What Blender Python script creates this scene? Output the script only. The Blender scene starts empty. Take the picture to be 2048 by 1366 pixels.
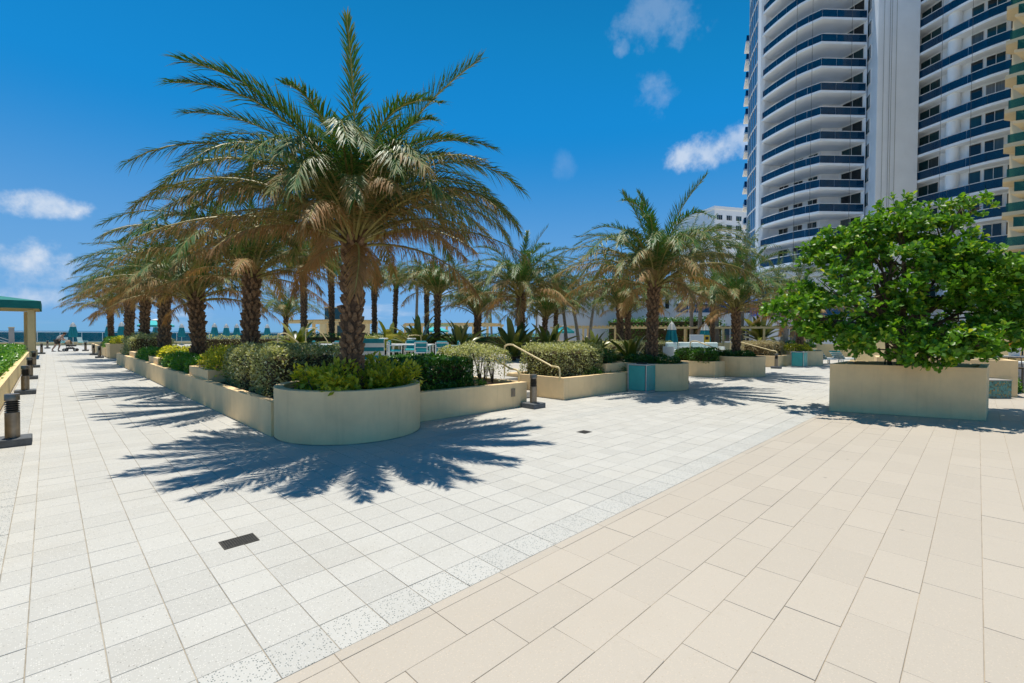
import bpy, math, random
import numpy as np
from mathutils import Vector, Matrix

random.seed(7)
RNG = np.random.default_rng(7)
scene = bpy.context.scene
COL = scene.collection
R = math.radians

# ------------------------------------------------------------------ camera
CAM_YAW, CAM_PITCH, CAM_ROLL, CAM_H, CAM_F = R(44.93), math.atan(16.5 / 930.0), 0.006, 1.76, 930.0
fw = Vector((math.sin(CAM_YAW) * math.cos(CAM_PITCH), math.cos(CAM_YAW) * math.cos(CAM_PITCH), -math.sin(CAM_PITCH)))
rt0 = Vector((math.cos(CAM_YAW), -math.sin(CAM_YAW), 0))
up0 = rt0.cross(fw)
rt = rt0 * math.cos(CAM_ROLL) + up0 * math.sin(CAM_ROLL)
up = up0 * math.cos(CAM_ROLL) - rt0 * math.sin(CAM_ROLL)
cam_data = bpy.data.cameras.new('camera')
cam = bpy.data.objects.new('camera', cam_data)
COL.objects.link(cam)
m = Matrix((rt, up, -fw)).transposed().to_4x4()
m.translation = Vector((0, 0, CAM_H))
cam.matrix_world = m
cam_data.sensor_width = 36.0
cam_data.lens = 36.0 * CAM_F / 2048.0
cam_data.clip_start = 0.05
cam_data.clip_end = 60000.0
scene.camera = cam

# ------------------------------------------------------------------ light
SUN_EL, SUN_AZ = R(79.0), R(12.0)          # azimuth measured from +Y (the sea) towards +X
sun_dir = Vector((math.sin(SUN_AZ) * math.cos(SUN_EL), math.cos(SUN_AZ) * math.cos(SUN_EL), math.sin(SUN_EL)))
sd = bpy.data.lights.new('sun', 'SUN')
sd.energy = 4.4
sd.angle = R(0.53)
sd.color = (1.0, 0.94, 0.84)
sun = bpy.data.objects.new('sun', sd)
COL.objects.link(sun)
sun.rotation_euler = sun_dir.to_track_quat('Z', 'Y').to_euler()

scene.view_settings.view_transform = 'Standard'
scene.view_settings.look = 'None'
scene.view_settings.exposure = 0.2
scene.view_settings.gamma = 1.0
scene.view_settings.use_curve_mapping = False
scene.cycles.max_bounces = 8
scene.cycles.transparent_max_bounces = 10
scene.cycles.caustics_reflective = False
scene.cycles.caustics_refractive = False
scene.cycles.sample_clamp_indirect = 6.0

world = bpy.data.worlds.new('World')
scene.world = world
world.use_nodes = True


class NT:
    """small helper to wire shader nodes"""
    def __init__(self, tree):
        self.t = tree
        self.n = tree.nodes
        self.l = tree.links

    def add(self, kind, **kw):
        nd = self.n.new(kind)
        for k, v in kw.items():
            setattr(nd, k, v)
        return nd

    def put(self, sock, val):
        if hasattr(val, 'is_output') or isinstance(val, bpy.types.NodeSocket):
            self.l.new(val, sock)
        else:
            sock.default_value = val

    def math(self, op, a, b=None, c=None, clamp=False):
        nd = self.add('ShaderNodeMath', operation=op, use_clamp=clamp)
        self.put(nd.inputs[0], a)
        if b is not None:
            self.put(nd.inputs[1], b)
        if c is not None:
            self.put(nd.inputs[2], c)
        return nd.outputs[0]

    def vmath(self, op, a, b=None):
        nd = self.add('ShaderNodeVectorMath', operation=op)
        self.put(nd.inputs[0], a)
        if b is not None:
            self.put(nd.inputs[1], b)
        return nd.outputs['Value'] if op in ('DOT_PRODUCT', 'LENGTH') else nd.outputs['Vector']

    def mix(self, fac, a, b, blend='MIX'):
        nd = self.add('ShaderNodeMix', data_type='RGBA', blend_type=blend)
        self.put(nd.inputs[0], fac)
        self.put(nd.inputs[6], a)
        self.put(nd.inputs[7], b)
        return nd.outputs[2]

    def noise(self, vec, scale, detail=3.0, rough=0.55, out='Fac'):
        nd = self.add('ShaderNodeTexNoise')
        if vec is not None:
            self.put(nd.inputs['Vector'], vec)
        nd.inputs['Scale'].default_value = scale
        nd.inputs['Detail'].default_value = detail
        nd.inputs['Roughness'].default_value = rough
        return nd.outputs[out]

    def voronoi(self, vec, scale, feature='F1', out='Distance', rand=1.0):
        nd = self.add('ShaderNodeTexVoronoi', feature=feature)
        self.put(nd.inputs['Vector'], vec)
        nd.inputs['Scale'].default_value = scale
        nd.inputs['Randomness'].default_value = rand
        return nd.outputs[out]

    def ramp(self, fac, stops, interp='LINEAR'):
        nd = self.add('ShaderNodeValToRGB')
        nd.color_ramp.interpolation = interp
        el = nd.color_ramp.elements
        while len(el) < len(stops):
            el.new(0.5)
        for e, (p, c) in zip(el, stops):
            e.position = p
            e.color = c if len(c) == 4 else (*c, 1)
        self.put(nd.inputs[0], fac)
        return nd.outputs[0]

    def rng(self, val, a, b, c=0.0, d=1.0, smooth=False):
        nd = self.add('ShaderNodeMapRange')
        nd.interpolation_type = 'SMOOTHSTEP' if smooth else 'LINEAR'
        self.put(nd.inputs[0], val)
        for i, q in enumerate((a, b, c, d)):
            nd.inputs[1 + i].default_value = q
        return nd.outputs[0]


def dir_of(px, py):
    """unit direction of a cloud bank seen from the terrace (design helper)"""
    d = fw + rt * ((px - 1024) / CAM_F) + up * ((683 - py) / CAM_F)
    return d.normalized()


W = NT(world.node_tree)
W.n.clear()
w_out = W.add('ShaderNodeOutputWorld')
w_bg = W.add('ShaderNodeBackground')
sky = W.add('ShaderNodeTexSky', sky_type='NISHITA')
sky.sun_disc = False
sky.sun_elevation = SUN_EL
sky.sun_rotation = SUN_AZ
sky.altitude = 0.0
sky.air_density = 1.15
sky.dust_density = 0.25
sky.ozone_density = 2.2
hs = W.add('ShaderNodeHueSaturation')
hs.inputs['Saturation'].default_value = 1.25
hs.inputs['Value'].default_value = 1.0
W.l.new(sky.outputs[0], hs.inputs['Color'])
skycol = W.vmath('MINIMUM', W.mix(1.0, hs.outputs[0], (0.08, 1.06, 1.22, 1), 'MULTIPLY'), (0.16, 2.35, 6.1))
tc = W.add('ShaderNodeTexCoord')
dvec = tc.outputs['Generated']
sepd = W.add('ShaderNodeSeparateXYZ')
W.l.new(dvec, sepd.inputs[0])
elev = sepd.outputs['Z']
warp = W.noise(dvec, 9.0, 6.0, 0.62)
fine = W.noise(dvec, 26.0, 5.0, 0.6)
cover = None
CLOUDS = [  # px, py, half width, half height (radians), density, noise amount
    (70, 405, .060, .024, .95, 1.5), (45, 535, .075, .045, 1.0, 1.5), (15, 590, .10, .026, .7, 1.5),
    (1415, 310, .085, .036, .75, 1.5), (1470, 285, .05, .04, .6, 1.5), (1310, 190, .04, .045, .22, 1.6), (1320, 35, .085, .05, .2, 1.7),
    (1245, 95, .016, .018, .22, 1.8), (1450, 470, .07, .03, .5, 2.0), (1125, 330, .03, .03, .1, 1.2)]
for (cx, cy, sx, sy, dens, amt) in CLOUDS:
    c = dir_of(cx, cy)
    t1 = Vector((c.y, -c.x, 0)).normalized()
    t2 = t1.cross(c).normalized()
    u = W.math('DIVIDE', W.math('SUBTRACT', W.vmath('DOT_PRODUCT', dvec, tuple(t1)), c.dot(t1)), sx)
    v = W.math('DIVIDE', W.math('SUBTRACT', W.vmath('DOT_PRODUCT', dvec, tuple(t2)), c.dot(t2)), sy)
    fwd = W.math('GREATER_THAN', W.vmath('DOT_PRODUCT', dvec, tuple(c)), 0.5)
    r2 = W.math('ADD', W.math('MULTIPLY', u, u), W.math('MULTIPLY', v, v))
    nz = W.math('MULTIPLY', W.math('SUBTRACT', warp, 0.5), amt * 2.2)
    nz2 = W.math('MULTIPLY', W.math('SUBTRACT', fine, 0.5), amt * 1.5)
    q = W.math('ADD', W.math('ADD', W.math('SUBTRACT', 0.85, r2), nz), nz2)
    k = W.math('MULTIPLY', W.math('MULTIPLY', W.rng(q, -.05, 1.25, 0, 1, True), dens), fwd)
    cover = k if cover is None else W.math('MAXIMUM', cover, k)
# thin low bank of cumulus over the sea, all round the horizon
map_lo = W.add('ShaderNodeMapping')
map_lo.inputs['Scale'].default_value = (1, 1, 4.5)
W.l.new(dvec, map_lo.inputs[0])
lo_n = W.noise(map_lo.outputs[0], 5.5, 7.0, 0.6)
lo = W.math('MULTIPLY', W.rng(lo_n, 0.50, 0.72, 0, .55, True), W.rng(elev, 0.20, 0.03, 0, 1, True))
lo = W.math('MULTIPLY', lo, W.rng(elev, -0.005, 0.03, .3, 1))
cover = W.math('MAXIMUM', cover, lo)
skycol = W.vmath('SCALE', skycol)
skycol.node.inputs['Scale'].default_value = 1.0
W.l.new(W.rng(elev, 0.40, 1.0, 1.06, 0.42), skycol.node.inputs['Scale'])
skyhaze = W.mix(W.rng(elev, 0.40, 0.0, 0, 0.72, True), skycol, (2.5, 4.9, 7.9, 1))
cl_col = W.mix(W.rng(warp, 0.38, 0.62), (4.6, 6.0, 8.0, 1), (7.2, 7.9, 8.9, 1))
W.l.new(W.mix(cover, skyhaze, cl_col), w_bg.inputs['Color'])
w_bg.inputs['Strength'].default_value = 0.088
W.l.new(w_bg.outputs[0], w_out.inputs[0])


# ------------------------------------------------------------------ materials
MAT = {}


def new_mat(name):
    mt = bpy.data.materials.new(name)
    mt.use_nodes = True
    nt = NT(mt.node_tree)
    nt.n.clear()
    out = nt.add('ShaderNodeOutputMaterial')
    MAT[name] = mt
    return mt, nt, out


def bump_of(nt, h, strength, dist=0.01):
    b = nt.add('ShaderNodeBump')
    b.inputs['Strength'].default_value = strength
    b.inputs['Distance'].default_value = dist
    nt.put(b.inputs['Height'], h)
    return b.outputs[0]


def principled(nt, out, col, rough=0.6, normal=None, metal=0.0, spec=0.5):
    p = nt.add('ShaderNodeBsdfPrincipled')
    nt.put(p.inputs['Base Color'], col)
    nt.put(p.inputs['Roughness'], rough)
    p.inputs['Metallic'].default_value = metal
    p.inputs['Specular IOR Level'].default_value = spec
    if normal is not None:
        nt.put(p.inputs['Normal'], normal)
    nt.l.new(p.outputs[0], out.inputs[0])
    return p


def rnd_of(nt):
    """one random number for each piece: object random plus mesh-island random"""
    oi = nt.add('ShaderNodeObjectInfo')
    ge = nt.add('ShaderNodeNewGeometry')
    return nt.math('FRACT', nt.math('ADD', oi.outputs['Random'], ge.outputs['Random Per Island']))


def pos_of(nt):
    return nt.add('ShaderNodeNewGeometry').outputs['Position']


def paint(name, col, rough=0.6, var=0.10, scale=3.0, bump=0.15, bscale=60.0, metal=0.0, spec=0.4, streak=0.0):
    mt, nt, out = new_mat(name)
    P = pos_of(nt)
    n1 = nt.noise(P, scale, 5, 0.6)
    dark = tuple(c * (1 - var * 2) for c in col) + (1,)
    lite = tuple(min(1, c * (1 + var)) for c in col) + (1,)
    c = nt.mix(nt.rng(n1, 0.3, 0.7), dark, lite)
    if streak > 0:
        mp = nt.add('ShaderNodeMapping')
        mp.inputs['Scale'].default_value = (9, 9, 0.7)
        nt.l.new(P, mp.inputs[0])
        s = nt.noise(mp.outputs[0], 1.0, 4, 0.6)
        c = nt.mix(nt.rng(s, 0.52, 0.8, 0, streak), c, tuple(q * 0.55 for q in col) + (1,))
    b = bump_of(nt, nt.noise(P, bscale, 4, 0.6), bump) if bump > 0 else None
    principled(nt, out, c, rough, b, metal, spec)
    return mt


def leaf_mat(name, c1, c2, c3=None, rough=0.4, trans=0.3, p3=0.1, spec=0.5):
    """foliage: colour varies leaf by leaf, light passes through"""
    mt, nt, out = new_mat(name)
    r = rnd_of(nt)
    stops = [(0.0, c1), (1.0 - p3, c2)]
    if c3:
        stops.append((1.0, c3))
    c = nt.ramp(r, stops)
    p = nt.add('ShaderNodeBsdfPrincipled')
    nt.l.new(c, p.inputs['Base Color'])
    p.inputs['Roughness'].default_value = rough
    p.inputs['Specular IOR Level'].default_value = spec
    tr = nt.add('ShaderNodeBsdfTranslucent')
    nt.l.new(nt.mix(1.0, c, (1.5, 1.5, 0.7, 1), 'MULTIPLY'), tr.inputs['Color'])
    ms = nt.add('ShaderNodeMixShader')
    ms.inputs[0].default_value = trans
    nt.l.new(p.outputs[0], ms.inputs[1])
    nt.l.new(tr.outputs[0], ms.inputs[2])
    nt.l.new(ms.outputs[0], out.inputs[0])
    return mt


def frond_mat(name, green, green2, tan, tan2):
    mt, nt, out = new_mat(name)
    at = nt.add('ShaderNodeAttribute')
    at.attribute_name = 'dry'
    r = rnd_of(nt)
    oi = nt.add('ShaderNodeObjectInfo')
    g = nt.mix(r, green + (1,), green2 + (1,))
    t = nt.mix(r, tan + (1,), tan2 + (1,))
    f = nt.math('ADD', at.outputs['Fac'], nt.math('MULTIPLY', nt.math('SUBTRACT', r, 0.5), 0.35), clamp=True)
    c = nt.mix(f, g, t)
    p = nt.add('ShaderNodeBsdfPrincipled')
    nt.l.new(c, p.inputs['Base Color'])
    nt.put(p.inputs['Roughness'], nt.rng(f, 0, 1, .42, .72))
    p.inputs['Specular IOR Level'].default_value = 0.32
    tr = nt.add('ShaderNodeBsdfTranslucent')
    nt.l.new(nt.mix(1.0, c, (1.3, 1.3, 0.75, 1), 'MULTIPLY'), tr.inputs['Color'])
    ms = nt.add('ShaderNodeMixShader')
    ms.inputs[0].default_value = 0.18
    nt.l.new(p.outputs[0], ms.inputs[1])
    nt.l.new(tr.outputs[0], ms.inputs[2])
    nt.l.new(ms.outputs[0], out.inputs[0])


def glass_mat(name, tint, refl, alpha, rough=0.02):
    """sheet glass: tinted see-through, dark body colour and a mirror coat"""
    mt, nt, out = new_mat(name)
    tr = nt.add('ShaderNodeBsdfTransparent')
    tr.inputs[0].default_value = (*tint, 1)
    p = nt.add('ShaderNodeBsdfPrincipled')
    p.inputs['Base Color'].default_value = (*refl, 1)
    p.inputs['Roughness'].default_value = rough
    p.inputs['Specular IOR Level'].default_value = 0.6
    P = pos_of(nt)
    nt.put(p.inputs['Normal'], bump_of(nt, nt.noise(P, 0.6, 2, 0.5), 0.06, 0.3))
    ms = nt.add('ShaderNodeMixShader')
    ms.inputs[0].default_value = alpha
    nt.l.new(tr.outputs[0], ms.inputs[1])
    nt.l.new(p.outputs[0], ms.inputs[2])
    nt.l.new(ms.outputs[0], out.inputs[0])


def tile_mat(name, base, var, chip_dark, chip_lite, chip_scale, dark_amt, rough=0.65, stain=0.12, green=0.0):
    mt, nt, out = new_mat(name)
    P = pos_of(nt)
    r = rnd_of(nt)
    c = nt.mix(r, tuple(q * (1 - var) for q in base) + (1,), tuple(min(1, q * (1 + var * .6)) for q in base) + (1,))
    v = nt.add('ShaderNodeTexVoronoi')
    nt.put(v.inputs['Vector'], P)
    v.inputs['Scale'].default_value = chip_scale
    sep = nt.add('ShaderNodeSeparateColor')
    nt.l.new(v.outputs['Color'], sep.inputs[0])
    inside = nt.math('LESS_THAN', v.outputs['Distance'], 0.36)
    is_d = nt.math('MULTIPLY', nt.math('LESS_THAN', sep.outputs[0], dark_amt), inside)
    is_l = nt.math('MULTIPLY', nt.math('GREATER_THAN', sep.outputs[0], 0.72), inside)
    c = nt.mix(nt.math('MULTIPLY', is_l, 0.75), c, chip_lite + (1,))
    c = nt.mix(nt.math('MULTIPLY', is_d, 0.85), c, chip_dark + (1,))
    g = nt.noise(P, 130, 3, 0.6)
    c = nt.mix(nt.rng(g, 0.35, 0.75, 0, 0.22), c, tuple(q * 0.7 for q in base) + (1,))
    st = nt.noise(P, 0.9, 6, 0.65)
    c = nt.mix(nt.rng(st, 0.5, 0.75, 0, stain), c, tuple(q * w for q, w in zip(base, (0.62, 0.56, 0.47))) + (1,))
    st2 = nt.noise(P, 5.5, 5, 0.7)
    c = nt.mix(nt.rng(st2, 0.62, 0.78, 0, stain * 1.3), c, tuple(q * w for q, w in zip(base, (0.6, 0.55, 0.48))) + (1,))
    gm = nt.add('ShaderNodeTexVoronoi')
    nt.put(gm.inputs['Vector'], P)
    gm.inputs['Scale'].default_value = 2.1
    gs = nt.add('ShaderNodeSeparateColor')
    nt.l.new(gm.outputs['Color'], gs.inputs[0])
    spot = nt.math('MULTIPLY', nt.rng(gm.outputs['Distance'], .055, .03, 0, 1), nt.math('GREATER_THAN', gs.outputs[1], .62))
    c = nt.mix(nt.math('MULTIPLY', spot, .5), c, tuple(q * .35 for q in base) + (1,))
    b = bump_of(nt, nt.noise(P, 220, 2, 0.6), 0.25, 0.004)
    principled(nt, out, c, nt.rng(st, 0.3, 0.7, rough - .08, rough + .08), b, 0, 0.35)


tile_mat('paver', (0.52, 0.508, 0.462), 0.07, (0.20, 0.19, 0.17), (0.72, 0.70, 0.64), 105.0, 0.045, 0.7, 0.20)
tile_mat('terrazzo', (0.535, 0.525, 0.48), 0.05, (0.045, 0.075, 0.08), (0.60, 0.60, 0.57), 92.0, 0.36, 0.55, 0.10)
tile_mat('beige_slab', (0.50, 0.446, 0.368), 0.04, (0.45, 0.38, 0.29), (0.58, 0.50, 0.40), 90.0, 0.05, 0.62, 0.10)
paint('grout', (0.41, 0.36, 0.28), 0.9, 0.25, 4.0, 0.3, 200)
paint('grout_beige', (0.46, 0.385, 0.285), 0.9, 0.25, 3.0, 0.3, 200)
paint('plaza_floor', (0.52, 0.49, 0.43), 0.7, 0.10, 1.5, 0.1, 60)
paint('stucco', (0.94, 0.68, 0.37), 0.85, 0.055, 1.8, 0.35, 90, streak=0.26)
paint('stucco_pale', (0.84, 0.65, 0.34), 0.85, 0.05, 1.5, 0.25, 80, streak=0.10)
paint('cream_paint', (0.76, 0.57, 0.28), 0.55, 0.05, 4.0, 0.08, 80)
paint('cream_rail', (0.80, 0.64, 0.33), 0.32, 0.05, 6.0, 0.05, 60)
paint('soil', (0.075, 0.048, 0.030), 0.95, 0.3, 14.0, 1.0, 45)
paint('bollard_metal', (0.30, 0.245, 0.185), 0.42, 0.10, 10.0, 0.06, 120, metal=0.75)
paint('bollard_louvre', (0.11, 0.085, 0.06), 0.5, 0.12, 10.0, 0.05, 120, metal=0.5)
paint('bollard_base', (0.115, 0.125, 0.135), 0.75, 0.14, 14.0, 0.25, 120)
paint('teal_panel', (0.06, 0.42, 0.39), 0.38, 0.08, 3.0, 0.04, 40)
paint('alu', (0.62, 0.64, 0.62), 0.35, 0.06, 12.0, 0.04, 90, metal=0.55)
paint('black', (0.012, 0.013, 0.014), 0.5, 0.1, 10.0, 0.05, 90)
paint('iron', (0.085, 0.080, 0.070), 0.6, 0.2, 30.0, 0.2, 150, metal=0.5)
paint('white_metal', (0.80, 0.80, 0.76), 0.4, 0.04, 8.0, 0.03, 60)
paint('teal_fabric', (0.015, 0.26, 0.30), 0.8, 0.10, 5.0, 0.15, 120)
paint('teal_light', (0.05, 0.50, 0.52), 0.8, 0.06, 5.0, 0.12, 120)
paint('teal_canvas', (0.010, 0.20, 0.175), 0.75, 0.10, 2.0, 0.1, 60)
paint('white_fabric', (0.80, 0.78, 0.72), 0.85, 0.05, 6.0, 0.15, 120)
paint('white_cushion', (0.66, 0.74, 0.70), 0.85, 0.05, 6.0, 0.15, 120)
paint('bark', (0.12, 0.072, 0.042), 0.9, 0.28, 18.0, 0.9, 60)
paint('boot', (0.265, 0.16, 0.088), 0.85, 0.30, 22.0, 0.7, 90)
paint('coco_bark', (0.30, 0.25, 0.195), 0.9, 0.18, 8.0, 0.5, 40)
paint('wood_bark', (0.115, 0.085, 0.055), 0.9, 0.25, 14.0, 0.9, 50)
paint('petiole', (0.34, 0.29, 0.085), 0.5, 0.2, 8.0, 0.1, 60)
paint('tower_white', (0.87, 0.92, 0.96), 0.75, 0.03, 0.35, 0.08, 8, streak=0.07)
paint('podium_white', (0.60, 0.64, 0.68), 0.8, 0.04, 0.4, 0.06, 6, streak=0.10)
paint('frame_white', (0.78, 0.78, 0.77), 0.5, 0.03, 2.0, 0.02, 30)
paint('tower_beige', (0.74, 0.60, 0.38), 0.7, 0.05, 0.6, 0.06, 10)
paint('cable', (0.10, 0.10, 0.10), 0.6, 0.1, 2.0, 0.0, 10)
paint('sign_yellow', (0.62, 0.42, 0.03), 0.5, 0.06, 8.0, 0.02, 60)
paint('skin', (0.46, 0.27, 0.19), 0.55, 0.06, 14.0, 0.05, 90)
paint('shirt', (0.62, 0.58, 0.52), 0.85, 0.12, 14.0, 0.2, 60)
paint('shorts', (0.06, 0.055, 0.05), 0.85, 0.12, 14.0, 0.2, 60)
paint('hair', (0.05, 0.028, 0.015), 0.6, 0.15, 30.0, 0.3, 120)
paint('tan_canvas', (0.42, 0.29, 0.18), 0.8, 0.1, 10.0, 0.15, 90)
paint('sand', (0.55, 0.47, 0.36), 0.95, 0.08, 0.05, 0.0, 10)
paint('grey_stone', (0.36, 0.34, 0.31), 0.7, 0.07, 2.0, 0.12, 60)
paint('blue_tank', (0.015, 0.10, 0.42), 0.35, 0.08, 1.0, 0.0, 10)
paint('outlet_steel', (0.30, 0.27, 0.21), 0.5, 0.1, 20.0, 0.05, 60, metal=0.6)
glass_mat('sea_glass', (0.30, 0.62, 0.64), (0.02, 0.10, 0.12), 0.35)
glass_mat('rail_blue', (0.10, 0.34, 0.52), (0.006, 0.070, 0.15), 0.58)
glass_mat('rail_green', (0.35, 0.62, 0.56), (0.02, 0.13, 0.115), 0.45)
glass_mat('curtain_glass', (0.05, 0.1, 0.2), (0.015, 0.115, 0.27), 1.0, 0.06)
def window_mat(name, cols):
    mt, nt, out = new_mat(name)
    oi = nt.add('ShaderNodeObjectInfo')
    P = pos_of(nt)
    mp = nt.add('ShaderNodeMapping')
    mp.inputs['Scale'].default_value = (9, 9, .15)
    nt.l.new(P, mp.inputs[0])
    folds = nt.noise(mp.outputs[0], 1.0, 2, .5)
    c = nt.ramp(oi.outputs['Random'], cols)
    c = nt.mix(nt.rng(folds, .35, .65, 0, .35), c, (0.004, 0.008, 0.010, 1))
    principled(nt, out, c, 0.06, bump_of(nt, nt.noise(P, 0.6, 2, 0.5), 0.06, 0.3), 0, 0.6)


window_mat('window_glass', [(0, (.005, .010, .014)), (.45, (.008, .016, .020)), (.6, (.010, .050, .060)), (.86, (.012, .06, .07)), (.93, (.16, .17, .165)), (1, (.22, .22, .20))])
window_mat('window_teal', [(0, (.008, .040, .05)), (.5, (.012, .065, .075)), (.85, (.01, .03, .04)), (1, (.14, .16, .16))])
frond_mat('frond', (0.028, 0.125, 0.028), (0.075, 0.19, 0.034), (0.34, 0.17, 0.062), (0.44, 0.245, 0.10))
frond_mat('coco_frond', (0.030, 0.105, 0.022), (0.075, 0.165, 0.03), (0.33, 0.24, 0.10), (0.42, 0.30, 0.13))
leaf_mat('leaf_tree', (0.035, 0.12, 0.010), (0.17, 0.36, 0.022), (0.42, 0.46, 0.035), 0.42, 0.36, 0.12, 0.4)
leaf_mat('leaf_silver', (0.19, 0.20, 0.06), (0.50, 0.52, 0.26), (0.78, 0.76, 0.56), 0.5, 0.36, 0.2)
leaf_mat('leaf_silver_dry', (0.24, 0.18, 0.09), (0.48, 0.42, 0.24), (0.58, 0.46, 0.30), 0.6, 0.22, 0.2)
leaf_mat('leaf_green', (0.035, 0.115, 0.012), (0.085, 0.23, 0.022), (0.16, 0.31, 0.05), 0.32, 0.28, 0.1, 0.55)
leaf_mat('leaf_bright', (0.06, 0.19, 0.015), (0.15, 0.36, 0.03), (0.30, 0.46, 0.06), 0.32, 0.3, 0.12, 0.55)
leaf_mat('leaf_dark', (0.022, 0.085, 0.012), (0.065, 0.19, 0.022), (0.13, 0.27, 0.05), 0.30, 0.24, 0.12, 0.6)
leaf_mat('leaf_yellow', (0.24, 0.29, 0.02), (0.60, 0.57, 0.045), (0.82, 0.72, 0.09), 0.42, 0.40, 0.3)
leaf_mat('leaf_strap', (0.055, 0.085, 0.014), (0.20, 0.22, 0.035), (0.42, 0.36, 0.12), 0.32, 0.22, 0.25)
leaf_mat('leaf_red', (0.40, 0.10, 0.02), (0.60, 0.25, 0.03), None, 0.4, 0.25, 0.0)
leaf_mat('filler_dark', (0.055, 0.042, 0.024), (0.085, 0.065, 0.036), None, 0.9, 0.0, 0.0, 0.1)  # dark colour of the filler boxes added inside the hedges

mt, nt, out = new_mat('mosaic')
P = pos_of(nt)
v = nt.add('ShaderNodeTexVoronoi')
v.inputs['Scale'].default_value = 26.0
v.inputs['Randomness'].default_value = 0.0
nt.put(v.inputs['Vector'], P)
sp = nt.add('ShaderNodeSeparateColor')
nt.l.new(v.outputs['Color'], sp.inputs[0])
principled(nt, out, nt.ramp(sp.outputs[0], [(0, (.012, .06, .055)), (.35, (.03, .17, .15)), (.7, (.05, .27, .26)), (.88, (.12, .16, .05)), (1, (.30, .20, .05))]), 0.18)

mt, nt, out = new_mat('sea_water')
P = pos_of(nt)
mp = nt.add('ShaderNodeMapping')
mp.inputs['Scale'].default_value = (0.02, 0.055, 1)
nt.l.new(P, mp.inputs[0])
wv = nt.noise(mp.outputs[0], 9.0, 7, 0.65)
big = nt.noise(mp.outputs[0], 0.05, 3, 0.5)
c = nt.mix(nt.rng(big, 0.35, 0.65), (0.004, 0.060, 0.105, 1), (0.006, 0.10, 0.125, 1))
principled(nt, out, c, 0.22, bump_of(nt, wv, 0.9, 1.2), 0, 0.35)


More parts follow.
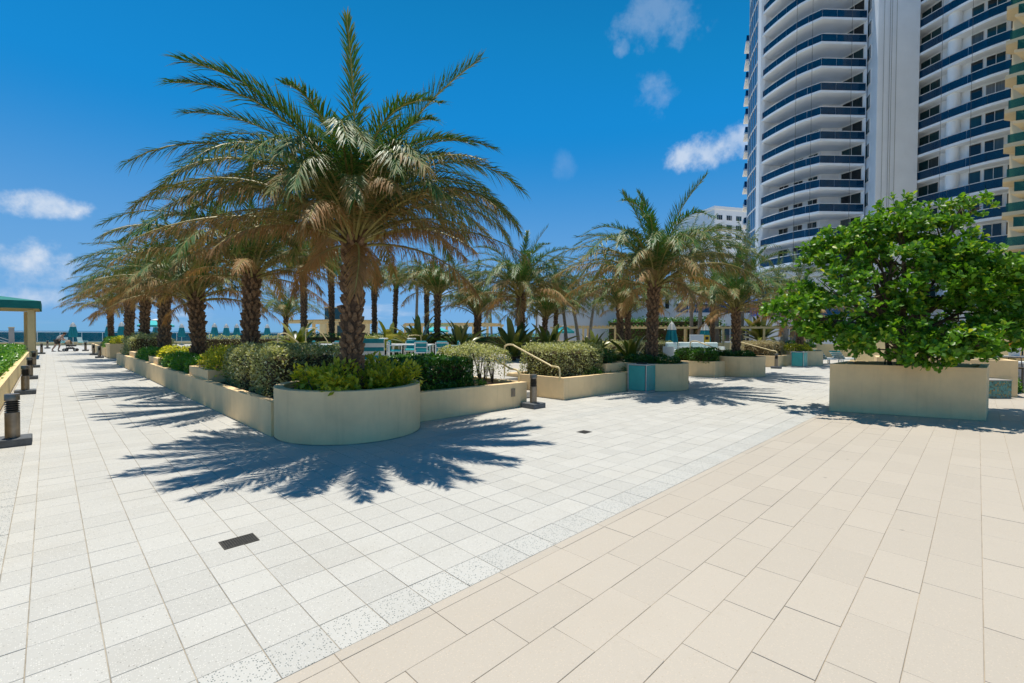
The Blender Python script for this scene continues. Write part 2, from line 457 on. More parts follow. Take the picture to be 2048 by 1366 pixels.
# ------------------------------------------------------------------ mesh helpers
class MB:
    def __init__(self):
        self.v, self.f = [], []

    def add(self, vs, fs):
        o = len(self.v)
        self.v += [tuple(p) for p in vs]
        self.f += [tuple(i + o for i in q) for q in fs]
        return self

    def box(self, x0, x1, y0, y1, z0, z1):
        vs = [(x0, y0, z0), (x1, y0, z0), (x1, y1, z0), (x0, y1, z0), (x0, y0, z1), (x1, y0, z1), (x1, y1, z1), (x0, y1, z1)]
        return self.add(vs, [(3, 2, 1, 0), (4, 5, 6, 7), (0, 1, 5, 4), (1, 2, 6, 5), (2, 3, 7, 6), (3, 0, 4, 7)])

    def cbox(self, x0, x1, y0, y1, z0, z1, b):
        """box with chamfered upper and vertical edges"""
        pl = [(x0 + b, y0), (x1 - b, y0), (x1, y0 + b), (x1, y1 - b), (x1 - b, y1), (x0 + b, y1), (x0, y1 - b), (x0, y0 + b)]
        cx, cy = (x0 + x1) / 2, (y0 + y1) / 2
        kx, ky = 1 - 2 * b / (x1 - x0), 1 - 2 * b / (y1 - y0)
        vs = [(x, y, z0) for x, y in pl] + [(x, y, z1 - b) for x, y in pl] + [(cx + (x - cx) * kx, cy + (y - cy) * ky, z1) for x, y in pl]
        fs = [tuple(range(7, -1, -1)), tuple(range(16, 24))]
        for k in (0, 8):
            fs += [(k + i, k + (i + 1) % 8, k + 8 + (i + 1) % 8, k + 8 + i) for i in range(8)]
        return self.add(vs, fs)

    def prism(self, poly, z0, z1):
        n = len(poly)
        a = sum(poly[i][0] * poly[(i + 1) % n][1] - poly[(i + 1) % n][0] * poly[i][1] for i in range(n))
        if a < 0:
            poly = poly[::-1]
        vs = [(x, y, z0) for x, y in poly] + [(x, y, z1) for x, y in poly]
        return self.add(vs, [tuple(range(n - 1, -1, -1)), tuple(range(n, 2 * n))] + [(i, (i + 1) % n, n + (i + 1) % n, n + i) for i in range(n)])

    def strip(self, a, b, z0, z1):
        """wall between two plan polylines of equal length"""
        n = len(a)
        vs = [(x, y, z0) for x, y in a] + [(x, y, z0) for x, y in b] + [(x, y, z1) for x, y in a] + [(x, y, z1) for x, y in b]
        fs = [(0, n, 3 * n, 2 * n), (n - 1, 3 * n - 1, 4 * n - 1, 2 * n - 1)]
        for i in range(n - 1):
            fs += [(i, i + 1, n + i + 1, n + i), (2 * n + i, 3 * n + i, 3 * n + i + 1, 2 * n + i + 1), (i, 2 * n + i, 2 * n + i + 1, i + 1), (n + i, n + i + 1, 3 * n + i + 1, 3 * n + i)]
        return self.add(vs, fs)

    def tube(self, pts, rad, n=8, caps=True):
        pts = [Vector(p) for p in pts]
        if not hasattr(rad, '__len__'):
            rad = [rad] * len(pts)
        vs, fs = [], []
        side = None
        for i, p in enumerate(pts):
            t = (pts[min(i + 1, len(pts) - 1)] - pts[max(i - 1, 0)]).normalized()
            if side is None:
                ref = Vector((0, 0, 1)) if abs(t.z) < 0.9 else Vector((1, 0, 0))
                side = t.cross(ref).normalized()
            else:
                side = (side - t * side.dot(t)).normalized()
            oth = t.cross(side)
            for k in range(n):
                a = 2 * math.pi * k / n
                vs.append(p + (side * math.cos(a) + oth * math.sin(a)) * rad[i])
        for i in range(len(pts) - 1):
            fs += [(i * n + k, i * n + (k + 1) % n, (i + 1) * n + (k + 1) % n, (i + 1) * n + k) for k in range(n)]
        if caps:
            fs += [tuple(range(n - 1, -1, -1)), tuple((len(pts) - 1) * n + k for k in range(n))]
        return self.add(vs, fs)

    def lathe(self, prof, c=(0, 0, 0), n=20, caps=True):
        vs, fs = [], []
        for r, z in prof:
            vs += [(c[0] + r * math.cos(2 * math.pi * k / n), c[1] + r * math.sin(2 * math.pi * k / n), c[2] + z) for k in range(n)]
        for i in range(len(prof) - 1):
            fs += [(i * n + k, i * n + (k + 1) % n, (i + 1) * n + (k + 1) % n, (i + 1) * n + k) for k in range(n)]
        if caps:
            fs += [tuple(range(n - 1, -1, -1)), tuple((len(prof) - 1) * n + k for k in range(n))]
        return self.add(vs, fs)

    def mesh(self, name, mat, smooth=False):
        me = bpy.data.meshes.new(name)
        me.from_pydata(self.v, [], self.f)
        me.materials.append(MAT[mat])
        if smooth:
            me.polygons.foreach_set('use_smooth', [True] * len(me.polygons))
            try:
                me.set_sharp_from_angle(angle=R(40))
            except Exception:
                pass
        me.update()
        return me

    def build(self, name, mat, parent=None, smooth=False, bevel=0.0, stuff=False):
        return obj(name, self.mesh(name, mat, smooth), parent, bevel, stuff)


def obj(name, me, parent=None, bevel=0.0, stuff=False):
    o = bpy.data.objects.new(name, me)
    COL.objects.link(o)
    if parent is not None:
        o.parent = parent
    if bevel > 0:
        b = o.modifiers.new('bevel', 'BEVEL')
        b.width = bevel
        b.segments = 2
        b.limit_method = 'ANGLE'
    if stuff:
        o['kind'] = 'stuff'
    return o


def tag(o, label, cat, group=None):
    o['label'] = label
    o['category'] = cat
    if group:
        o['group'] = group
    return o


def thing(name, label, cat, loc=(0, 0, 0), rz=0.0, group=None):
    o = bpy.data.objects.new(name, None)
    COL.objects.link(o)
    o.empty_display_size = 0.1
    o.location = loc
    o.rotation_euler = (0, 0, rz)
    return tag(o, label, cat, group)


def struct(o):
    o['kind'] = 'structure'
    return o


def dup(root, loc, rz=0.0, label=None, group=None, scale=None):
    r = root.copy()
    COL.objects.link(r)
    r.location = loc
    r.rotation_euler = (0, 0, rz)
    if scale:
        r.scale = (scale,) * 3
    if label:
        r['label'] = label
    if group:
        r['group'] = group
    for ch in root.children:
        c = ch.copy()
        COL.objects.link(c)
        c.parent = r
        for g in ch.children:
            d = g.copy()
            COL.objects.link(d)
            d.parent = c
    return r


# leaf templates: axis along +X, normal +Z
T_LEAF = (np.array([(0, 0, 0), (.45, .27, .05), (1, 0, -.04), (.45, -.27, .05)], float), [(0, 1, 2), (0, 2, 3)])
T_WIDE = (np.array([(0, 0, 0), (.4, .34, .06), (1, 0, -.05), (.4, -.34, .06)], float), [(0, 1, 2), (0, 2, 3)])
T_OBOV = (np.array([(0, 0, 0), (.35, .11, .03), (.72, .27, .06), (.95, .17, .03), (1.03, 0, -.02), (.95, -.17, .03), (.72, -.27, .06), (.35, -.11, .03), (.7, 0, 0)], float),
          [(0, 8, 1), (1, 8, 2), (2, 8, 3), (3, 8, 4), (4, 8, 5), (5, 8, 6), (6, 8, 7), (7, 8, 0)])


def frames(D, U):
    """orthonormal leaf frames from axis D and rough normal U"""
    D = D / np.linalg.norm(D, axis=1, keepdims=True)
    S = np.cross(U, D)
    ln = np.linalg.norm(S, axis=1, keepdims=True)
    S = np.where(ln < 1e-4, np.array([1.0, 0, 0]), S / np.maximum(ln, 1e-9))
    N = np.cross(D, S)
    return np.stack([D, S, N], axis=1)          # rows: x, y, z axes


def leaves_mesh(name, P, D, U, S, tmpl, mat):
    tv, tf = tmpl
    Fm = frames(D, U)
    V = np.einsum('kj,njc->nkc', tv, Fm) * S[:, None, None] + P[:, None, :]
    n, k = V.shape[0], V.shape[1]
    tfa = np.array(tf, np.int32)
    loops = (tfa[None] + (np.arange(n, dtype=np.int32) * k)[:, None, None]).reshape(-1)
    nf = n * len(tf)
    me = bpy.data.meshes.new(name)
    me.vertices.add(n * k)
    me.vertices.foreach_set('co', V.reshape(-1).astype(np.float32))
    me.loops.add(len(loops))
    me.loops.foreach_set('vertex_index', loops)
    me.polygons.add(nf)
    me.polygons.foreach_set('loop_start', np.arange(nf, dtype=np.int32) * 3)
    me.polygons.foreach_set('loop_total', np.full(nf, 3, np.int32))
    me.materials.append(MAT[mat])
    me.update(calc_edges=True)
    return me


def unit(n):
    v = RNG.normal(size=(n, 3))
    return v / np.linalg.norm(v, axis=1, keepdims=True)


def arc(cx, cy, r, a0, a1, n):
    return [(cx + r * math.cos(R(a0 + (a1 - a0) * i / (n - 1))), cy + r * math.sin(R(a0 + (a1 - a0) * i / (n - 1)))) for i in range(n)]


def catmull(pts, n=4):
    P = [Vector(p) for p in pts]
    P = [P[0] * 2 - P[1]] + P + [P[-1] * 2 - P[-2]]
    res = []
    for i in range(1, len(P) - 2):
        for k in range(n):
            t = k / n
            res.append(0.5 * (2 * P[i] + (P[i + 1] - P[i - 1]) * t + (2 * P[i - 1] - 5 * P[i] + 4 * P[i + 1] - P[i + 2]) * t * t + (3 * P[i] - P[i - 1] - 3 * P[i + 1] + P[i + 2]) * t ** 3))
    res.append(P[-2])
    return [tuple(q) for q in res]


# ------------------------------------------------------------------ ground, sea, terrace
def sheet(name, mat, x0, x1, y0, y1, z):
    return struct(MB().add([(x0, y0, z), (x1, y0, z), (x1, y1, z), (x0, y1, z)], [(0, 1, 2, 3)]).build(name, mat))


sheet('ground', 'sand', -30000, 30000, -30000, 110, -9.0)
sheet('sea', 'sea_water', -30000, 30000, 110, 45000, -9.3)
slab = MB().box(-40, 66, -14, 77.6, -9.2, -0.03)
struct(slab.build('terrace_slab', 'plaza_floor'))
sheet('deck_floor', 'plaza_floor', 2.75, 66, 33.2, 77.0, -0.004)
sheet('deck_floor_side', 'plaza_floor', -40, -0.9, -14, 77.0, -0.004)
sheet('deck_floor_pool', 'plaza_floor', 33.0, 66, -14, 33.2, -0.004)

TP, TQ, Y0W = 0.309, 0.3115, 2.765


def tile_shape(w, d, g, ch=0.0018, dep=0.014):
    a, b = w / 2 - g / 2, d / 2 - g / 2
    vs = [(-a + ch, -b + ch, 0), (a - ch, -b + ch, 0), (a - ch, b - ch, 0), (-a + ch, b - ch, 0),
          (-a, -b, -ch), (a, -b, -ch), (a, b, -ch), (-a, b, -ch), (-a, -b, -dep), (a, -b, -dep), (a, b, -dep), (-a, b, -dep)]
    fs = [(0, 1, 2, 3)] + [(4 + i, 4 + (i + 1) % 4, (i + 1) % 4, i) for i in range(4)] + [(8 + i, 8 + (i + 1) % 4, 4 + (i + 1) % 4, 4 + i) for i in range(4)]
    return vs, fs


def in_view(x, y, margin=0.12):
    v = Vector((x, y, -CAM_H))
    z = v.dot(fw)
    return z > 0.3 and abs(v.dot(rt) / z) < 1024 / 930 + margin and abs(v.dot(up) / z) < 683 / 930 + margin


def lay(bed, tiles, mat, limit, gap, rest_name='tile_field'):
    """tiles: (x, y, w, d). The ones that show largest become objects of their own, the others one field."""
    tiles = [t for t in tiles if in_view(t[0], t[1], 0.5) or (abs(t[0]) < 4 and abs(t[1]) < 4)]
    tiles.sort(key=lambda t: (not in_view(t[0], t[1]), t[0] ** 2 + t[1] ** 2))
    cache, rest = {}, MB()
    for i, (x, y, w, d) in enumerate(tiles):
        vs, fs = tile_shape(w, d, gap)
        dz = random.uniform(-0.0012, 0.0008)
        tx, ty = random.gauss(0, 0.0022), random.gauss(0, 0.0022)
        if i < limit and in_view(x, y):
            key = (round(w, 3), round(d, 3))
            if key not in cache:
                cache[key] = MB().add(vs, fs).mesh('tile', mat)
            o = obj('tile', cache[key], bed)
            o.location = (x, y, dz)
            o.rotation_euler = (tx, ty, random.gauss(0, 0.0012))
        else:
            rest.add([(x + a, y + b, c + dz + b * tx - a * ty) for a, b, c in vs], fs)
    if rest.v:
        rest.build(rest_name, mat, bed, stuff=True)


white, terr = [], []
SKIP_ROW = (5.88, 6.2)                 # a terrazzo band crosses the walk in front of the garden
ny = int((76.6 - Y0W) / TQ)
for j in range(ny):
    y = Y0W + TQ * (j + 0.5)
    terr_row = j == 10
    for i in range(-1, 118):
        x = -0.10 + TP * (i + 0.5)
        w = TP
        if i == -1:
            x, w = -0.10 - 0.0775, 0.155
        if y > 7.62 and x > 2.62:
            gap = (8.1 < x < 9.75 and y < 8.6) or (15.0 < x < 19.5 and y < 8.9) or (22.3 < x < 28.0 and y < 8.9) or (x > 32.4 and y < 14)
            if not gap:
                continue
        if x > 36:
            continue
        (terr if (terr_row and x > 3.0) else white).append((x, y, w, TQ))
    terr.append((-0.255 - 0.2325, y, 0.465, TQ))
for i in range(-1, 118):
    terr.append((-0.10 + TP * (i + 0.5), Y0W - 0.15, TP, 0.30))
beige = []
xs = 1.715
for k in range(-6, 60):
    beige.append((xs + 0.622 * (k + 0.5), 2.4225, 0.622, 0.085))
for r_ in range(0, 44):
    y = 2.38 - 0.304 * (r_ + 0.5)
    off = xs + (r_ % 3) * 0.2073
    for k in range(-7, 56):
        beige.append((off + 0.622 * (k + 0.5), y, 0.622, 0.304))


def bed(name, rects, mat, z=-0.0042):
    b = MB()
    for (x0, x1, y0, y1) in rects:
        b.add([(x0, y0, z), (x1, y0, z), (x1, y1, z), (x0, y1, z)], [(0, 1, 2, 3)])
    return struct(b.build(name, mat))


bw = bed('white_paving', [(-0.255, 36.2, 2.765, 8.9), (-0.255, 2.75, 8.9, 76.7), (32.4, 36.2, 8.9, 14)], 'grout')
lay(bw, white, 'paver', 300, 0.0048)
bt = bed('terrazzo_border', [(-0.74, -0.255, 2.465, 76.7), (-0.255, 36.2, 2.465, 2.765)], 'grout')
lay(bt, terr, 'terrazzo', 120, 0.005)
bb = bed('beige_paving', [(-6, 36.5, -12, 2.465)], 'grout_beige')
lay(bb, beige, 'beige_slab', 300, 0.003)


# drain grates let into the paving
def grate(x, y, w, d, label):
    t = thing('drain_grate', label, 'drain', (x, y, 0.001), 0, 'drain grates in the paving')
    f = MB()
    f.box(-w / 2, w / 2, -d / 2, -d / 2 + .012, -.012, .004).box(-w / 2, w / 2, d / 2 - .012, d / 2, -.012, .004)
    f.box(-w / 2, -w / 2 + .012, -d / 2 + .012, d / 2 - .012, -.012, .004).box(w / 2 - .012, w / 2, -d / 2 + .012, d / 2 - .012, -.012, .004)
    f.build('frame', 'iron', t)
    MB().box(-w / 2 + .012, w / 2 - .012, -d / 2 + .012, d / 2 - .012, -.006, 0.0012).build('pit', 'black', t)
    n = 13
    bar = MB().box(-.0045, .0045, -d / 2 + .012, d / 2 - .012, 0.0014, .0036).mesh('bar', 'iron')
    for i in range(n):
        o = obj('bar', bar, t)
        o.location = (-w / 2 + .012 + (w - .024) * (i + .5) / n, 0, 0)


grate(1.12, 4.35, .26, .19, 'dark slotted drain grate in the white paving nearest the beige floor')
grate(6.78, 4.95, .22, .19, 'dark slotted drain grate in the white paving beside the terrazzo band')
grate(1.0, 16.6, .26, .19, 'small dark drain grate in the walk beside the long low planter wall')
grate(19.9, 5.2, .22, .19, 'small dark drain grate in the paving near the far teal bin')


# ------------------------------------------------------------------ planters
def ring_pts(cx, cy, ro, th, a0, a1, n=40):
    return arc(cx, cy, ro, a0, a1, n), arc(cx, cy, ro - th, a0, a1, n)


WT = 0.16          # wall thickness
ROUNDS = [(3.87, 8.02, 1.24), (14.12, 7.60, 1.14), (21.28, 7.42, 1.10), (31.45, 7.40, 1.12)]
LOWZ, HIGHZ = 0.585, 0.84


def offset_wall(b, pts, th, z0, z1):
    """wall along plan polyline, thickness to the left of travel"""
    P = [Vector(p) for p in pts]
    q = []
    for i in range(len(P)):
        d1 = (P[i] - P[i - 1]).normalized() if i > 0 else (P[1] - P[0]).normalized()
        d2 = (P[i + 1] - P[i]).normalized() if i < len(P) - 1 else d1
        n = Vector((-(d1 + d2).y, (d1 + d2).x)).normalized()
        c = max(0.4, n.dot(Vector((-d2.y, d2.x))))
        q.append(tuple(P[i] + n * th / c))
    return b.strip([tuple(p) for p in P], q, z0, z1)


def round_planter(t, i):
    cx, cy, ro = ROUNDS[i]
    a, b = ring_pts(cx, cy, ro, .15, 0, 360, 65)
    MB().strip(a, b, 0, HIGHZ).build('round_wall', 'stucco', t, smooth=True, bevel=0.006)
    MB().lathe([(0.02, HIGHZ - .10), (ro - .155, HIGHZ - .10)], (cx, cy, 0), 40).build('round_soil', 'soil', t)
    MB().lathe([(ro + .012, 0.0), (ro + .012, .012)], (cx, cy, 0.001), 48).build('wall_foot', 'grout', t)


g1 = thing('garden_planter', 'long low tan stucco planter with the big rounded corner drum', 'planter', (0, 0, 0), 0, 'garden planters')
cx, cy, ro = ROUNDS[0]
low = MB()
offset_wall(low, [(2.56, 32.3), (2.63, 8.35)], WT, 0, LOWZ)
low.build('low_wall', 'stucco', g1, bevel=0.006)
low = MB()
offset_wall(low, [(5.02, 7.74), (8.20, 7.70), (8.22, 9.7)], WT, 0, LOWZ)
low.build('low_wall', 'stucco', g1, bevel=0.006)
low = MB()
offset_wall(low, [(4.62, 32.0), (4.60, 9.75), (8.05, 9.75)], -WT, 0, LOWZ - .02)
low.build('inner_wall', 'stucco', g1, bevel=0.006)
MB().box(2.60, 2.78, 32.12, 32.28, 0.02, LOWZ - .004).box(2.79, 4.60, 32.02, 32.26, 0.0, LOWZ - .004).build('end_wall', 'stucco', g1)
MB().prism([(2.72, 32.1), (2.78, 9.0), (4.9, 8.0), (8.03, 7.86), (8.05, 9.6), (4.46, 9.6), (4.46, 32.1)], 0.05, LOWZ - .07).build('soil', 'soil', g1)
round_planter(g1, 0)
for (y0, y1, hz_) in [(13.1, 15.2, .82), (20.3, 22.4, .80), (26.4, 28.4, .80)]:
    bx = MB()
    bx.strip([(2.72, y0), (4.30, y0), (4.30, y1), (2.72, y1), (2.72, y0)], [(2.86, y0 + .14), (4.16, y0 + .14), (4.16, y1 - .14), (2.86, y1 - .14), (2.86, y0 + .14)], LOWZ - .08, hz_)
    bx.build('raised_box', 'stucco', g1, bevel=0.006)
    MB().box(2.87, 4.15, y0 + .15, y1 - .15, LOWZ - .06, hz_ - .08).build('box_soil', 'soil', g1)
pt = MB().box(7.66, 7.79, 7.688, 7.699, .27, .46).build('outlet_plate', 'outlet_steel', g1, bevel=.003)
MB().box(7.685, 7.765, 7.682, 7.6875, .30, .43).build('outlet_cover', 'bollard_metal', pt)

g2 = thing('garden_planter', 'tan stucco planter between the two handrail openings, behind the near teal bin', 'planter', (0, 0, 0), 0, 'garden planters')
low = MB()
offset_wall(low, [(9.55, 9.8), (9.62, 7.70), (13.12, 7.62)], WT, 0, LOWZ)
low.build('low_wall', 'stucco', g2, bevel=0.006)
low = MB()
offset_wall(low, [(15.1, 7.75), (15.16, 9.8), (9.75, 9.9)], WT, 0, LOWZ)
low.build('inner_wall', 'stucco', g2, bevel=0.006)
MB().prism([(9.72, 9.78), (9.78, 7.84), (13.4, 7.76), (14.98, 8.2), (14.98, 9.75)], 0.05, LOWZ - .07).build('soil', 'soil', g2)
bx = MB()
bx.strip([(11.95, 7.95), (13.0, 7.93), (13.0, 9.6), (11.95, 9.6), (11.95, 7.95)], [(12.08, 8.08), (12.9, 8.06), (12.9, 9.5), (12.08, 9.5), (12.08, 8.08)], LOWZ - .1, HIGHZ)
bx.build('raised_box', 'stucco', g2, bevel=.006)
MB().box(12.09, 12.89, 8.09, 9.49, LOWZ - .1, HIGHZ - .1).build('box_soil', 'soil', g2)
round_planter(g2, 1)

g3 = thing('garden_planter', 'tan stucco planter with a cut corner and drum beside the white sofa', 'planter', (0, 0, 0), 0, 'garden planters')
low = MB()
offset_wall(low, [(18.75, 9.8), (18.95, 8.55), (19.30, 7.58), (20.3, 7.50)], WT, 0, LOWZ + .06)
low.build('low_wall', 'stucco', g3, bevel=0.006)
low = MB()
offset_wall(low, [(22.2, 7.7), (22.3, 9.7), (18.9, 9.8)], WT, 0, LOWZ)
low.build('inner_wall', 'stucco', g3, bevel=0.006)
MB().prism([(18.92, 9.6), (19.1, 8.6), (19.45, 7.74), (22.1, 7.8), (22.1, 9.6)], 0.05, LOWZ - .05).build('soil', 'soil', g3)
round_planter(g3, 2)

g4 = thing('garden_planter', 'farthest tan stucco planter with drum beside the far teal bin', 'planter', (0, 0, 0), 0, 'garden planters')
low = MB()
offset_wall(low, [(27.6, 9.8), (27.72, 7.72), (30.55, 7.62)], WT, 0, LOWZ + .03)
low.build('low_wall', 'stucco', g4, bevel=0.006)
low = MB()
offset_wall(low, [(32.4, 7.7), (32.4, 9.8), (27.8, 9.85)], WT, 0, LOWZ)
low.build('inner_wall', 'stucco', g4, bevel=0.006)
MB().prism([(27.8, 9.7), (27.9, 7.88), (32.2, 7.8), (32.2, 9.7)], 0.05, LOWZ - .05).build('soil', 'soil', g4)
round_planter(g4, 3)

g5 = thing('garden_planter', 'distant tan stucco planter past the row of bollards', 'planter', (0, 0, 0), 0, 'garden planters')
low = MB()
offset_wall(low, [(2.75, 56.5), (2.72, 41.6)], WT, 0, LOWZ + .02)
low.build('low_wall', 'stucco', g5, bevel=0.006)
MB().strip([(2.74, 41.55), (2.78, 39.3), (4.4, 39.3), (4.4, 41.5), (2.74, 41.55)], [(2.9, 41.4), (2.94, 39.46), (4.25, 39.46), (4.25, 41.36), (2.9, 41.4)], 0, .92).build('raised_box', 'stucco', g5, bevel=.006)
MB().prism([(2.88, 56.4), (2.86, 41.7), (5.0, 41.7), (5.0, 56.4)], 0.02, .5).build('soil', 'soil', g5)
MB().box(2.95, 4.24, 39.5, 41.3, 0.02, .80).build('box_soil', 'soil', g5)

# raised court inside the garden
court = MB().prism([(4.63, 31.9), (4.63, 9.93), (36, 9.93), (36, 31.9)], 0.02, .5)
struct(court.build('raised_court', 'plaza_floor'))


def steps(x0, x1, y0, label):
    t = thing('garden_steps', label, 'steps', (0, 0, 0), 0, 'white steps up into the garden court')
    for i in range(3):
        MB().box(x0, x1, y0 + .33 * i, y0 + .33 * (i + 1) if i < 2 else 9.925, 0.012, .167 * (i + 1) - .004).build('step', 'plaza_floor', t, bevel=.008)


steps(8.26, 9.52, 8.62, 'white steps up to the court beside the outlet plate wall')
steps(15.2, 18.85, 8.95, 'wide white steps up to the court past the second drum planter')
steps(22.4, 27.65, 8.95, 'white steps up to the court between the two farthest drum planters')

# left walk: planted bed with low wall
hw = thing('hedge_planter', 'pale low stucco wall of the long hedge bed beside the bollards', 'planter')
low = MB()
offset_wall(low, [(-.74, 5.0), (-.80, 39.5), (-6.5, 39.5)], WT, 0, .50)
low.build('low_wall', 'stucco_pale', hw, bevel=.006)
MB().box(-6.5, -.93, 5.0, 39.3, 0.01, .42).build('soil', 'soil', hw)

# tree box
tp = thing('tree_planter', 'large plain tan stucco box planter holding the bushy broadleaf tree', 'planter')
pf0, pf1 = Vector((12.83, 2.42)), Vector((13.77, -.14))
pd = (pf1 - pf0).normalized()
pn = Vector((1.0, -.03)).normalized()
pb0, pb1 = pf0 + pn * 1.95, pf1 + pn * 1.95
o4 = [tuple(q) for q in (pf0, pf1, pb1, pb0, pf0)]
ins = .15
i4 = [tuple(pf0 + pd * ins + pn * ins), tuple(pf1 - pd * ins + pn * ins), tuple(pb1 - pd * ins - pn * ins), tuple(pb0 + pd * ins - pn * ins)]
i4.append(i4[0])
MB().strip(o4, i4, 0, 1.10).build('box_wall', 'stucco', tp, bevel=.008)
MB().prism(i4[:4], .05, .93).build('soil', 'soil', tp)
TREE_C = (pf0 + pf1 + pb0 + pb1) / 4


# ------------------------------------------------------------------ palms
def frond_mesh(name, L, e0, e1, nl, ll, lw, dry0, dryt, seed, leafmat, vee=32.0, pet=.15, swing=0.0, sag=.22, k=1.12):
    rg = random.Random(seed)
    n = 14
    pts, tans = [Vector((0, 0, 0))], []
    az = 0.0
    for i in range(n):
        t = (i + .5) / n
        e = R(e0 + (e1 - e0) * t ** k)
        az = R(swing) * t * t
        d = Vector((math.cos(e) * math.cos(az), math.cos(e) * math.sin(az), math.sin(e)))
        tans.append(d)
        pts.append(pts[-1] + d * (L / n))
    tans.append(tans[-1])

    def at(t):
        f = min(max(t, 0), .9999) * n
        i = int(f)
        return pts[i].lerp(pts[i + 1], f - i), tans[i].lerp(tans[min(i + 1, n)], f - i).normalized()
    mb = MB()
    mb.tube(pts, [.030 * (1 - .86 * (i / n) ** .7) + .002 for i in range(n + 1)], 4, False)
    nv_r, nf_r = len(mb.v), len(mb.f)
    dry = [min(1, dry0 * .8)] * nv_r
    for i in range(nl):
        t = pet + (1 - pet) * (i + .5) / nl
        p, T = at(t)
        B = T.cross(Vector((0, 0, 1)))
        B = B.normalized() if B.length > .05 else Vector((0, 1, 0))
        N = B.cross(T).normalized()
        prof = (.50 + .50 * math.sin(math.pi * min(1, (t - pet + .08) / .62))) if t < .5 else (1.0 - .55 * ((t - .5) / .5) ** 1.6)
        for s in (-1, 1):
            tt = t + rg.uniform(-.4, .4) / nl
            p, T = at(tt)
            phi = R(62 - 34 * t + rg.gauss(0, 6))
            rho = R(vee + rg.choice((-16, 10, 24)) + rg.gauss(0, 9))
            d = (T * math.cos(phi) + (B * s * math.cos(rho) + N * math.sin(rho)) * math.sin(phi)).normalized()
            dl = max(0, min(1.15, dry0 + rg.gauss(0, .16)))
            l = ll * prof * rg.uniform(.82, 1.12) * (1 - .22 * dl)
            if rg.random() < dry0 * .35:
                l *= rg.uniform(.35, .8)
            sg = sag * (1 + .6 * dl) * rg.uniform(.45, 1.45)
            mid = p + d * l * .52 + Vector((0, 0, -l * sg * .25))
            tip = p + d * l + Vector((0, 0, -l * sg))
            sd_ = d.cross(N if abs(d.dot(N)) < .95 else T).normalized()
            w = lw * rg.uniform(.8, 1.15) * (1 - .25 * dl)
            o = len(mb.v)
            mb.v += [tuple(p + sd_ * w * .35), tuple(p - sd_ * w * .35), tuple(mid + sd_ * w * .5 + N * w * .15), tuple(mid - sd_ * w * .5 + N * w * .15), tuple(tip)]
            mb.f += [(o, o + 1, o + 3, o + 2), (o + 2, o + 3, o + 4)]
            dry += [dl * .85, dl * .85, dl, dl, min(1.2, dl + dryt * rg.uniform(.5, 1.2))]
    me = bpy.data.meshes.new(name)
    me.from_pydata(mb.v, [], mb.f)
    me.materials.append(MAT[leafmat])
    me.materials.append(MAT['petiole'])
    mi = [1] * nf_r + [0] * (len(mb.f) - nf_r)
    me.polygons.foreach_set('material_index', mi)
    a = me.attributes.new('dry', 'FLOAT', 'POINT')
    a.data.foreach_set('value', dry)
    me.update()
    return me


#          e0   e1  length dry0 drytip share
CLASSES = [(84, 40, 1.0, 0.00, .10, .05), (77, -26, 1.10, 0.0, .12, .17), (70, -46, 1.14, .02, .22, .23), (60, -46, 1.10, .10, .42, .19),
           (50, -38, 1.04, .36, .60, .14), (39, -40, 1.00, .64, .5, .09), (27, -40, .94, .85, .4, .06), (13, -42, .84, 1.0, .2, .04), (-5, -60, .60, 1.05, .1, .02)]


def frond_set(prefix, L, nl, ll, lw, leafmat, nvar, seed):
    res = []
    for c, (e0, e1, lm, d0, dt, sh) in enumerate(CLASSES):
        res.append([frond_mesh('frond', L * lm, e0 + random.uniform(-5, 5), e1 + random.uniform(-10, 10), nl, ll, lw, d0, dt, seed + c * 10 + v, leafmat,
                               swing=random.uniform(-22, 22), sag=(.15, .26, .38, .42, .44, .44, .42, .4, .3)[c], vee=(40, 36, 24, 12, 4, -4, -8, -10, -12)[c]) for v in range(nvar)])
    return res


HERO = frond_set('hero', 3.4, 136, .52, .021, 'frond', 3, 100)
MIDF = frond_set('mid', 3.25, 84, .50, .027, 'frond', 3, 300)
FARF = frond_set('far', 3.1, 46, .52, .036, 'frond', 2, 500)

boot_pts = [(.000, 0, 0), (.022, .052, .05), (.052, .036, .125), (.060, .016, .165), (.060, -.016, .165), (.052, -.036, .125), (.022, -.052, .05)]
boot_v = boot_pts + [(-.04, y, z) for x, y, z in boot_pts] + [(.050, 0, .075)]
boot_f = [(14, i, (i + 1) % 7) for i in range(7)] + [(i, 7 + i, 7 + (i + 1) % 7, (i + 1) % 7) for i in range(7)]
BOOT = MB().add(boot_v, boot_f).mesh('leaf_base', 'boot')


def trunk_r(t, r):
    """radius along a date palm trunk, t from 0 at the base"""
    return r * (1.02 + .10 * math.exp(-t * 9) - .10 * math.sin(math.pi * t) * .5 + (.10 * max(0, t - .82) / .18))


